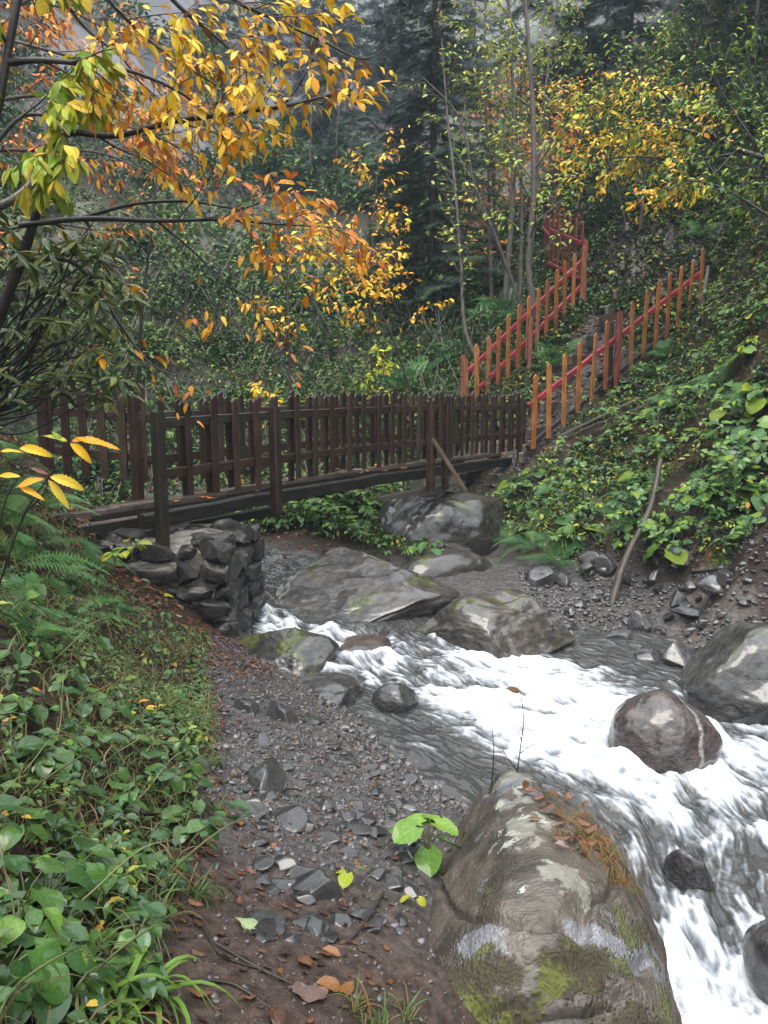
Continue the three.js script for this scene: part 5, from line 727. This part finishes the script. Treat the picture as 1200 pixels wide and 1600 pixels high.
function tuftProto(n, size, mat, { arch = [.5, 1.1], w = .022, lift = [.5, 1] } = {}) { const list = []; for (let i = 0; i < n; i++) { const b = bladeGeo(w * rr(.6, 1.2), rr(...arch), 7, rr(...lift)), a = rr(0, 6.28); b.applyMatrix4(frame(V3(rr(-.03, .03), 0, rr(-.03, .03)), V3(Math.cos(a), rr(-.1, .15), Math.sin(a)), V3(0, 1, 0), size * rr(.55, 1.1))); list.push(b); } return list; }
function tuft(n, size, mats, o) { const g = new THREE.Group(); mats.forEach(([m, share]) => { const b = mesh('blades', mergeGeometries(tuftProto(Math.max(2, Math.round(n * share)), size, m, o)), m, g); b.userData.kind = 'stuff'; }); return g; }
function place(proto, name, label, category, grp, pos, yaw, s, lean) { const c = proto.clone(); c.name = numbered(name); c.position.copy(pos); c.rotation.set(0, yaw, 0); if (lean) { const q = new THREE.Quaternion().setFromUnitVectors(V3(0, 1, 0), V3(0, 1, 0).lerp(lean, .55).normalize()); c.quaternion.premultiply(q); } c.scale.setScalar(s); scene.add(c); return tag(c, label, category, grp); }
const onHill = (px, py, from = .8) => { const p = hit(px, py, from); return [p, GN(p.x, -p.z)]; };
{ // ferns
  reseed(801); const pr = [fernProto(8, .62, FERN), fernProto(9, .62, FERN), fernProto(7, .62, FERN)], farP = [fernProto(9, .5, FERN, frondsFar), fernProto(8, .5, FERN, frondsFar)];
  const F = (list, protos, label, grp) => list.forEach(([px, py, s, from]) => { const [p, n] = onHill(px, py, from); p.y -= .02; place(pick(protos), 'fern', label, 'fern', grp, p, rr(0, 6.28), s, n); });
  F([[20, 880, 1.0, 2], [90, 905, .9, 3], [150, 890, .8, 4], [30, 960, .8, 2], [0, 820, 1.1, 2], [70, 850, .9, 3], [40, 1000, .7, 2], [110, 960, .8, 3], [180, 960, .6, 4], [10, 770, 1, 2], [60, 790, 1, 3]], pr, 'feathery green fern on the bank below the yellow shoot', 'ferns on the near bank');
  F([[20, 640, 1.2, 4], [60, 690, 1.1, 4], [10, 720, 1.1, 3], [100, 660, 1.0, 5], [40, 600, 1.2, 4]], pr, 'fern growing in the dark under the rhododendron', 'ferns under the rhododendron');
  F([[835, 860, 1.25, 8], [870, 880, 1.1, 8], [800, 850, 1.1, 8], [850, 820, 1, 8]], pr, 'hanging fern at the bank edge beside the dark hollow', 'ferns at the bank edge');
  F([[1045, 560, 1.5, 8], [1030, 590, 1.3, 8], [1000, 780, 1.2, 8], [985, 820, 1.1, 8], [1175, 320, 1.8, 8], [1100, 380, 1.5, 8], [1160, 345, 1.6, 8], [1050, 640, 1.2, 8], [1180, 640, 1.1, 7], [1130, 600, 1.2, 7]], pr, 'arching fern on the leafy bank below the stair railing', 'ferns on the stair bank');
  F([[790, 490, 2.4, 15], [760, 520, 2.3, 15], [810, 510, 2, 15], [740, 500, 2.2, 15], [860, 580, 1.6, 13], [880, 560, 1.5, 13], [640, 610, 2, 14], [660, 590, 2, 14], [620, 600, 1.9, 14], [700, 560, 2, 14], [850, 540, 1.4, 14]], farP, 'lush fern between alder stems and ravine-side railing', 'ferns by the alders');
  reseed(803); const rust = fernProto(6, .5, matsOf([[.12, .045, .025], [.16, .06, .03], [.09, .04, .03]], { coat: .3 })); F([[1170, 650, 1.1, 7], [1110, 720, 1.1, 7], [1150, 770, 1, 7], [1185, 700, 1, 7]], [rust], 'withered red-brown fern drooping on the bank', 'withered ferns');
}
{ // herbs and brambles
  reseed(811);
  const near = [herbProto(6, .09, .13, DEEP, heart), herbProto(5, .075, .1, DEEP.concat(GREEN[0]), heart), herbProto(8, .075, .14, GREEN, broad), herbProto(7, .065, .11, GREEN.concat(DEEP), broad), herbProto(5, .085, .1, DEEP, heart), brambleProto(4, .06, GREEN.concat(DEEP)), herbProto(9, .06, .16, GREEN.concat(LIME[3]), broad)];
  for (let i = 0, k = 0; k < 120 && i < 900; i++) { const px = rr(0, 365), py = rr(905, 1600); if (px > 330 && py > 1400) continue; const [p, n] = onHill(px, py, .9); if (!vegOK(p.x, -p.z) || -p.z > 8) continue; const v = Math.floor(rnd() * near.length), [nm, lb] = [['ivy_plant', 'dark glossy heart-leaved ivy on the near bank'], ['ivy_plant', 'small five-leaved dark ivy on the near bank'], ['broadleaf_herb', 'eight-leaved green herb on the near bank'], ['broadleaf_herb', 'low herb of mixed dark and green oval leaves on the near bank'], ['ivy_plant', 'large-leaved dark ivy on the near bank'], ['bramble', 'small arching bramble with three-part leaves on the near bank'], ['broadleaf_herb', 'tall nine-leaved herb with a lime leaf on the near bank']][v]; place(near[v], nm, lb, 'plant', 'plants of the near bank: ' + lb.split(' on ')[0], p, rr(0, 6.28), rr(.6, 1.15), n); k++; }
  const right = [brambleProto(6, .11, GREEN), brambleProto(6, .12, GREEN.concat(LIME[3])), herbProto(10, .13, .22, GREEN, broad), herbProto(9, .15, .22, GREEN.concat(GREEN, LIME), broad), herbProto(5, .22, .2, GREEN.concat(LIME[3]), heart), brambleProto(6, .1, GREEN.concat(LIME[1]))];
  for (let i = 0, k = 0; k < 150 && i < 1900; i++) { const px = rr(805, 1210), py = rr(440, 900); const [p, n] = onHill(px, py, 6); if (!vegOK(p.x, -p.z) || -p.z > 16 || bankSide(p.x, -p.z) < .05) continue; const v = Math.floor(rnd() * right.length), [nm, lb] = [['bramble', 'green arching bramble with three-part leaves on the stair bank'], ['bramble', 'bramble mixing green and yellow-green leaves on the stair bank'], ['broadleaf_herb', 'ten-leaved green oval-leaved herb on the stair bank'], ['broadleaf_herb', 'oval-leaved herb with lime leaves among green on the stair bank'], ['heartleaf_herb', 'heart-leaved green herb with large leaves on the stair bank'], ['bramble', 'fine bramble with lime leaf sprays on the stair bank']][v]; place(right[v], nm, lb, 'plant', 'plants of the stair bank: ' + lb.split(' on ')[0], p, rr(0, 6.28), rr(.7, 1.2), n); k++; }
  const small = [brambleProto(6, .13, GREEN), herbProto(8, .15, .25, GREEN, broad)];
  for (let i = 0, k = 0; k < 60 && i < 900; i++) { const px = rr(400, 690), py = rr(790, 880); const p = hit(px, py, 10.8); if (!vegOK(p.x, -p.z) || -p.z > 17) continue; const v = Math.floor(rnd() * 2); place(small[v], v ? 'broadleaf_herb' : 'bramble', v ? 'oval-leaved herb on the far bank beneath the bridge' : 'arching bramble on the far bank beneath the bridge', 'plant', v ? 'herbs beneath the bridge' : 'brambles beneath the bridge', p, rr(0, 6.28), rr(.8, 1.4)); k++; }
  reseed(814); { const big = [herbProto(5, .12, .2, DEEP, heart), herbProto(4, .13, .18, DEEP.concat(GREEN[1]), heart)]; for (const [px, py] of [[60, 1230], [150, 1180], [35, 1440], [120, 1390], [250, 1250], [70, 1330], [310, 1330], [25, 1130], [130, 1130], [230, 1200], [90, 1500], [170, 1290], [20, 1350]]) { const [p, n] = onHill(px, py, .9); p.y += .03; place(pick(big), 'cyclamen_plant', 'large round-leaved glossy plant standing above the grass of the near bank', 'plant', 'large glossy plants of the near bank', p, rr(0, 6.28), rr(.5, .72), n); } }
  reseed(812); { const bb = [herbProto(6, .26, .24, GREEN.concat(LIME[3], GREEN), heart), herbProto(5, .3, .26, GREEN.concat(LIME[2]), heart), herbProto(7, .22, .3, GREEN, broad)]; for (const [px, py, s] of [[1135, 700, 1], [1175, 690, .9], [1195, 740, 1], [1150, 760, .8], [1185, 800, .9], [1120, 780, .7], [1080, 800, .7], [1165, 840, .7], [1060, 840, .6], [1000, 840, .6], [1195, 640, .9], [1140, 620, .8], [1100, 560, .8], [1170, 560, .9], [1190, 500, .9], [1130, 500, .8]]) { const [p, n] = onHill(px, py, 6); place(pick(bb), 'butterbur_plant', 'large-leaved butterbur on the steep bank above the shore', 'plant', 'butterbur on the steep bank', p, rr(0, 6.28), s, n); } }
  reseed(813);
  for (const [px, py, D, s, l] of [[205, 868, 7.6, 1.25, 'light green bramble shoot on top of the stone wall'], [245, 945, 7.75, .9, 'bramble shoot hanging on the stone wall face'], [180, 880, 7.3, 1, 'bramble shoot at the shoulder of the stone wall']]) { const g = herbProto(9, .12, .12, LIME.slice(1, 4).concat(GREEN[4]), broad); place(g, 'wall_bramble', l, 'plant', null, at(px, py, D), rr(0, 6), s); }
  { const g = herbProto(9, .11, .2, matsOf([[.13, .25, .035], [.17, .3, .045], [.1, .2, .035]], { coat: .5, tr: .25 }), heart); const p = hit(668, 1350, 2); place(g, 'burdock_plant', 'bright lime broad-leaved plant beside the long boulder', 'plant', null, p, 1.2, 1.25); const p2 = hit(545, 1380, 2); place(herbProto(3, .075, .05, LIME, heart), 'lime_seedling', 'three-leaved lime seedling in the gravel', 'plant', null, p2, .4, 1); const p3 = hit(645, 1420, 2); place(herbProto(3, .045, .05, LIME, heart), 'lime_seedling', 'small lime seedling at the foot of the broad-leaved plant', 'plant', null, p3, 2, 1); }
  { // yellow chestnut shoot leaning in
    const shootLeaf = [leafGeo(.26, { seg: 18, serr: .16, wave: .12, fold: .12, droop: .22, twist: .3 }), leafGeo(.3, { seg: 18, serr: .18, wave: .1, fold: .18, droop: .3, twist: -.4 })];
    const t = treeAt('chestnut_shoot', at(-10, 940, 4.0), 'yellow-leaved chestnut shoot leaning in front of the bridge landing', 'shoot'); const base = t.position; const out = [], leaves = [];
    for (const pts of [[[-10, 940, 4], [40, 800, 4], [80, 740, 4], [115, 690, 4]], [[40, 800, 4], [70, 770, 3.95], [75, 745, 3.9]], [[-10, 880, 3.9], [10, 780, 3.9], [30, 745, 3.9]]]) out.push(tube(path(...pts), .006, .002, 5, 12));
    mesh('stem', local(mergeGeometries(out), base), MAT.barkDark, t);
    for (const [px, py, D, dx, dy, dz, L, m] of [[112, 690, 4, 1, .35, .1, .13, ORANGE[1]], [120, 685, 4, 1, -.12, .05, .3, YELLOW[4]], [110, 692, 4, .7, -.5, .2, .2, YELLOW[0]], [105, 690, 4, -.9, .4, .1, .2, LIME[2]], [100, 692, 4, -.4, .5, .1, .12, LIME[1]], [78, 745, 3.9, 1, -.2, .1, .24, YELLOW[3]], [76, 750, 3.9, .6, -.8, .1, .24, YELLOW[3]], [70, 748, 3.9, -.8, -.1, .2, .2, ORANGE[3]], [75, 742, 3.9, -.4, .3, .2, .12, DEAD[1]], [32, 745, 3.9, -1, .2, .1, .16, YELLOW[1]], [30, 700, 3.9, .9, -.05, .1, .22, YELLOW[0]], [0, 705, 3.9, 1, .1, .1, .16, YELLOW[0]], [30, 760, 3.9, .8, -.3, .2, .2, ORANGE[3]]]) { const q = mesh('leaf', pick(shootLeaf), m, t); q.applyMatrix4(frame(at(px, py, D).sub(base), V3(dx, dy, dz), V3(rr(-.3, .3), .8, .7), L * .74)); }
  }
}
{ // grass tufts
  reseed(821); const green = leafMat(C(.11, .22, .035), { coat: .4, tr: .35 }), mid = leafMat(C(.07, .15, .03), { coat: .4, tr: .3 }), straw = leafMat(C(.3, .19, .075), { coat: .2, tr: .3 }), rust = leafMat(C(.22, .1, .035), { coat: .2, tr: .25 });
  const T = (list, mk, label, grp) => list.forEach(([px, py, s, from]) => { const [p, n] = onHill(px, py, from ?? 1); place(mk(), 'grass_tuft', label, 'grass', grp, p, rr(0, 6.28), s, n); });
  const fine = [tuft(46, .3, [[green, .5], [mid, .35], [straw, .15]], {}), tuft(40, .3, [[mid, .6], [green, .25], [straw, .15]], {}), tuft(52, .28, [[green, .7], [straw, .3]], {})];
  T([[300, 1130, 1, 1], [320, 1160, .9, 1], [280, 1110, .9, 1], [330, 1200, .8, 1], [210, 1160, .8, 1], [150, 1250, .8, 1], [90, 1320, .8, 1], [280, 1290, .8, 1], [230, 1370, .8, 1], [60, 1400, .8, 1], [300, 1400, .8, 1], [180, 1450, .7, 1], [250, 1440, .8, 1], [110, 1180, .8, 1], [30, 1220, .8, 1], [340, 1270, .6, 1], [20, 1480, .7, 1], [150, 1360, .8, 1]], () => pick(fine), 'tuft of wet arching grass on the near bank', 'grass tufts on the near bank');
  T([[180, 1600, 1.25, .9], [130, 1590, 1.1, .9], [230, 1570, 1.0, .9]], () => tuft(16, .34, [[leafMat(C(.17, .32, .04), { coat: .4, tr: .4 }), 1]], { w: .05, arch: [.5, .9] }), 'broad bright green sedge blades at the path edge', 'sedge at the path edge');
  T([[640, 1600, .85, 1], [590, 1610, .8, 1], [560, 1590, .7, 1]], () => tuft(18, .26, [[green, .6], [straw, .4]], { w: .03, arch: [.4, .9] }), 'short grass tuft in the mud against the long boulder', 'grass at the boulder foot');
  T([[705, 1350, .6, 2], [690, 1370, .55, 2]], () => tuft(60, .3, [[straw, .5], [green, .5]], { w: .015, arch: [.9, 1.4] }), 'green and straw tuft hanging beside the long boulder', 'tufts beside the long boulder');
  const bank = [tuft(60, .55, [[green, .45], [mid, .4], [straw, .15]], { w: .02, arch: [.8, 1.5] }), tuft(60, .55, [[mid, .6], [green, .3], [straw, .1]], { w: .02, arch: [.8, 1.5] })];
  T([[910, 720, 1.5, 8], [880, 740, 1.5, 8], [930, 740, 1.4, 8], [870, 780, 1.5, 8], [900, 830, 1.5, 8], [880, 850, 1.4, 8], [1050, 740, .9, 8], [1120, 800, 1, 7], [1160, 840, 1, 7], [960, 700, 1, 8], [1010, 690, .9, 8], [850, 720, 1, 9], [1080, 650, .9, 8], [1130, 880, 1, 7]], () => pick(bank), 'drooping green grass tuft on the bank below the railing', 'grass tufts on the stair bank');
  T([[945, 820, 1.1, 8], [915, 870, 1, 8], [1120, 865, 1.1, 7], [1150, 850, 1.1, 7], [960, 855, .9, 8], [1180, 820, 1, 7]], () => tuft(80, .5, [[straw, .7], [rust, .3]], { w: .012, arch: [1.1, 1.9], lift: [.3, .8] }), 'straw-coloured tuft hanging over the undercut bank', 'straw tufts on the undercut bank');
  // dry grass growing on the boulder
  const topOf = (x, D) => .93 + .0 * x; const g = new THREE.Group();
  for (const [x, D, y, s] of [[.92, 3.35, .93, .5], [.98, 3.2, .93, .5], [.86, 3.5, .92, .45], [1.0, 3.45, .88, .5], [.8, 3.3, .96, .35], [1.03, 3.1, .88, .4], [.95, 3.6, .9, .45], [.88, 3.2, .9, .4], [1.0, 3.3, .9, .45]]) { place(tuft(46, .26, [[straw, .6], [rust, .3], [green, .1]], { w: .014, arch: [.7, 1.5], lift: [.3, .9] }), 'dry_grass', 'dry straw grass growing on the crest of the long boulder', 'grass', 'dry grass on the long boulder', P(x, D, boulderTop(x, D) - .01), rr(0, 6), s * 2.3); }
}
{ // fallen leaves one can pick out, twigs and sticks
  reseed(831);
  const drop = (name, px, py, L, geo, mat, label, grp, lift = .015, pos) => { const p = pos ?? hit(px, py, 1), n = pos ? V3(0, 1, 0) : GN(p.x, -p.z), a = rr(0, 6.28), m = mesh(name, geo, mat); m.applyMatrix4(frame(p.clone().addScaledVector(n, lift), V3(Math.cos(a), 0, Math.sin(a)).addScaledVector(n, -n.dot(V3(Math.cos(a), 0, Math.sin(a)))), n, L)); return tag(m, label, 'leaf', grp); };
  const big = leafGeo(.85, { seg: 10, fold: -.05, droop: -.06, wave: .1, peak: .4, heart: .1 });
  drop('fallen_leaf', 372, 1445, .13, big, leafMat(C(.3, .38, .2), { coat: .3, tr: .1 }), 'large pale green fallen leaf lying on the mud');
  drop('fallen_leaf', 455, 1555, .12, big, leafMat(C(.13, .085, .075), { coat: .8, tr: 0 }), 'large purplish ribbed dead leaf on the mud');
  drop('fallen_leaf', 415, 1300, .07, beech[0], leafMat(C(.3, .2, .1), { coat: .5, tr: 0 }), 'tan ribbed dead leaf at the gravel edge');
  drop('fallen_leaf', 452, 1378, .03, beech[1], leafMat(C(.5, .45, .15), { coat: .4, tr: .1 }), 'tiny pale yellow leaf on the mud');
  for (const [px, py] of [[500, 1490], [480, 1500], [330, 1560], [420, 1590], [370, 1270], [380, 1290], [560, 1450], [530, 1560], [490, 1545], [395, 1250]]) drop('dead_leaf', px, py, rr(.06, .1), pick([deadLeaf, beech[1]]), pick(DEAD), 'wet brown dead leaf lying on the path', 'dead leaves on the path');
  for (let i = 0; i < 26; i++) { const x = rr(.72, 1.04), D = rr(3.1, 3.95); drop('boulder_leaf', 0, 0, rr(.06, .12), pick([deadLeaf, beech[1]]), pick(DEAD.slice(0, 3)), 'dark curled dead leaf lying on the long boulder', 'dead leaves on the long boulder', .02, P(x, D, boulderTop(x, D))); }
  for (let i = 0; i < 24; i++) { const t = rr(.2, 5), s = rr(.15, 1.05); drop('bridge_leaf', 0, 0, rr(.07, .12), deadLeaf, pick(ORANGE.concat(DEAD)), 'orange-brown leaf fallen on the bridge deck', 'leaves on the bridge deck', .012, P(-2.28 + .58 * t - .8146 * s, 8 + .8146 * t + .58 * s, 1.75 + .05 * Math.sin(Math.PI * t / 8.25))); }
  // twigs rising from the long boulder
  const b = P(.78, 4.35, boulderTop(.78, 4.35) - .01), tw = group('dead_twig', b, 'thin dead twig with one curled brown leaf on the tip of the long boulder', 'twig');
  const w = (...q) => q.map(([x, y, z]) => V3(x, y, z)); mesh('stem', mergeGeometries([tube(w([0, -.05, 0], [.02, .15, 0], [.03, .35, .02], [.01, .5, 0]), .004, .002, 5, 10), tube(w([.02, .12, 0], [.08, .18, .02], [.14, .2, .02]), .003, .001, 4, 6), tube(w([.0, .02, 0], [-.06, .1, 0], [-.09, .16, 0]), .003, .001, 4, 6), tube(w([.025, .2, 0], [.0, .27, 0], [-.03, .3, .01]), .002, .001, 4, 6)]), MAT.barkDark, tw); const lf = mesh('leaf', beech[1], DEAD[0], tw); lf.applyMatrix4(frame(V3(.01, .5, 0), V3(-1, .35, .3), V3(0, .6, 1), .1));
  const t2 = mesh('upright_twig', tube([P(.62, 4.25, boulderTop(.62, 4.25) - .02), P(.63, 4.25, boulderTop(.62, 4.25) + .2), P(.62, 4.26, boulderTop(.62, 4.25) + .33)], .004, .0015, 5, 8), MAT.barkDark); tag(t2, 'short straight twig standing on the tip of the long boulder', 'twig');
  const s0 = hit(955, 945, 7), s1 = at(1028, 728, 11); const stick = mesh('leaning_stick', tube([s0.clone().add(V3(0, -.05, 0)), s0.clone().lerp(s1, .3).add(V3(-.03, 0, .05)), s0.clone().lerp(s1, .65).add(V3(.05, .03, .12)), s1.add(V3(0, .1, .1))], .055, .035, 9, 24, .3), MAT.bark); tag(stick, 'long bare branch leaning on the bank with its foot on the shore', 'branch');
  const h0 = hit(1080, 910, 6), h1 = hit(1200, 908, 6); h0.y += .08; h1.y += .1; tag(mesh('shore_stick', tube([h0, h0.clone().lerp(h1, .5).add(V3(0, .03, 0)), h1], .02, .014, 7, 12, .2), MAT.barkDark), 'thin dark stick lying along the undercut bank', 'branch');
  const roots = [[[330, 1480], [400, 1520], [470, 1555]], [[360, 1390], [385, 1430], [390, 1450]], [[320, 1460], [350, 1500], [420, 1530]], [[380, 1240], [430, 1235], [470, 1240]], [[600, 1400], [560, 1460], [540, 1480]], [[300, 1540], [360, 1550], [440, 1600]]];
  for (const q of roots) { const pts = q.map(([px, py]) => { const p = hit(px, py, 1); p.y += .008; return p; }); tag(mesh('root', tube(pts, .006, .003, 6, 14, .3), MAT.bark), 'thin brown root crossing the mud of the path', 'root', 'roots on the path'); }
}
renderer.render(scene, camera);
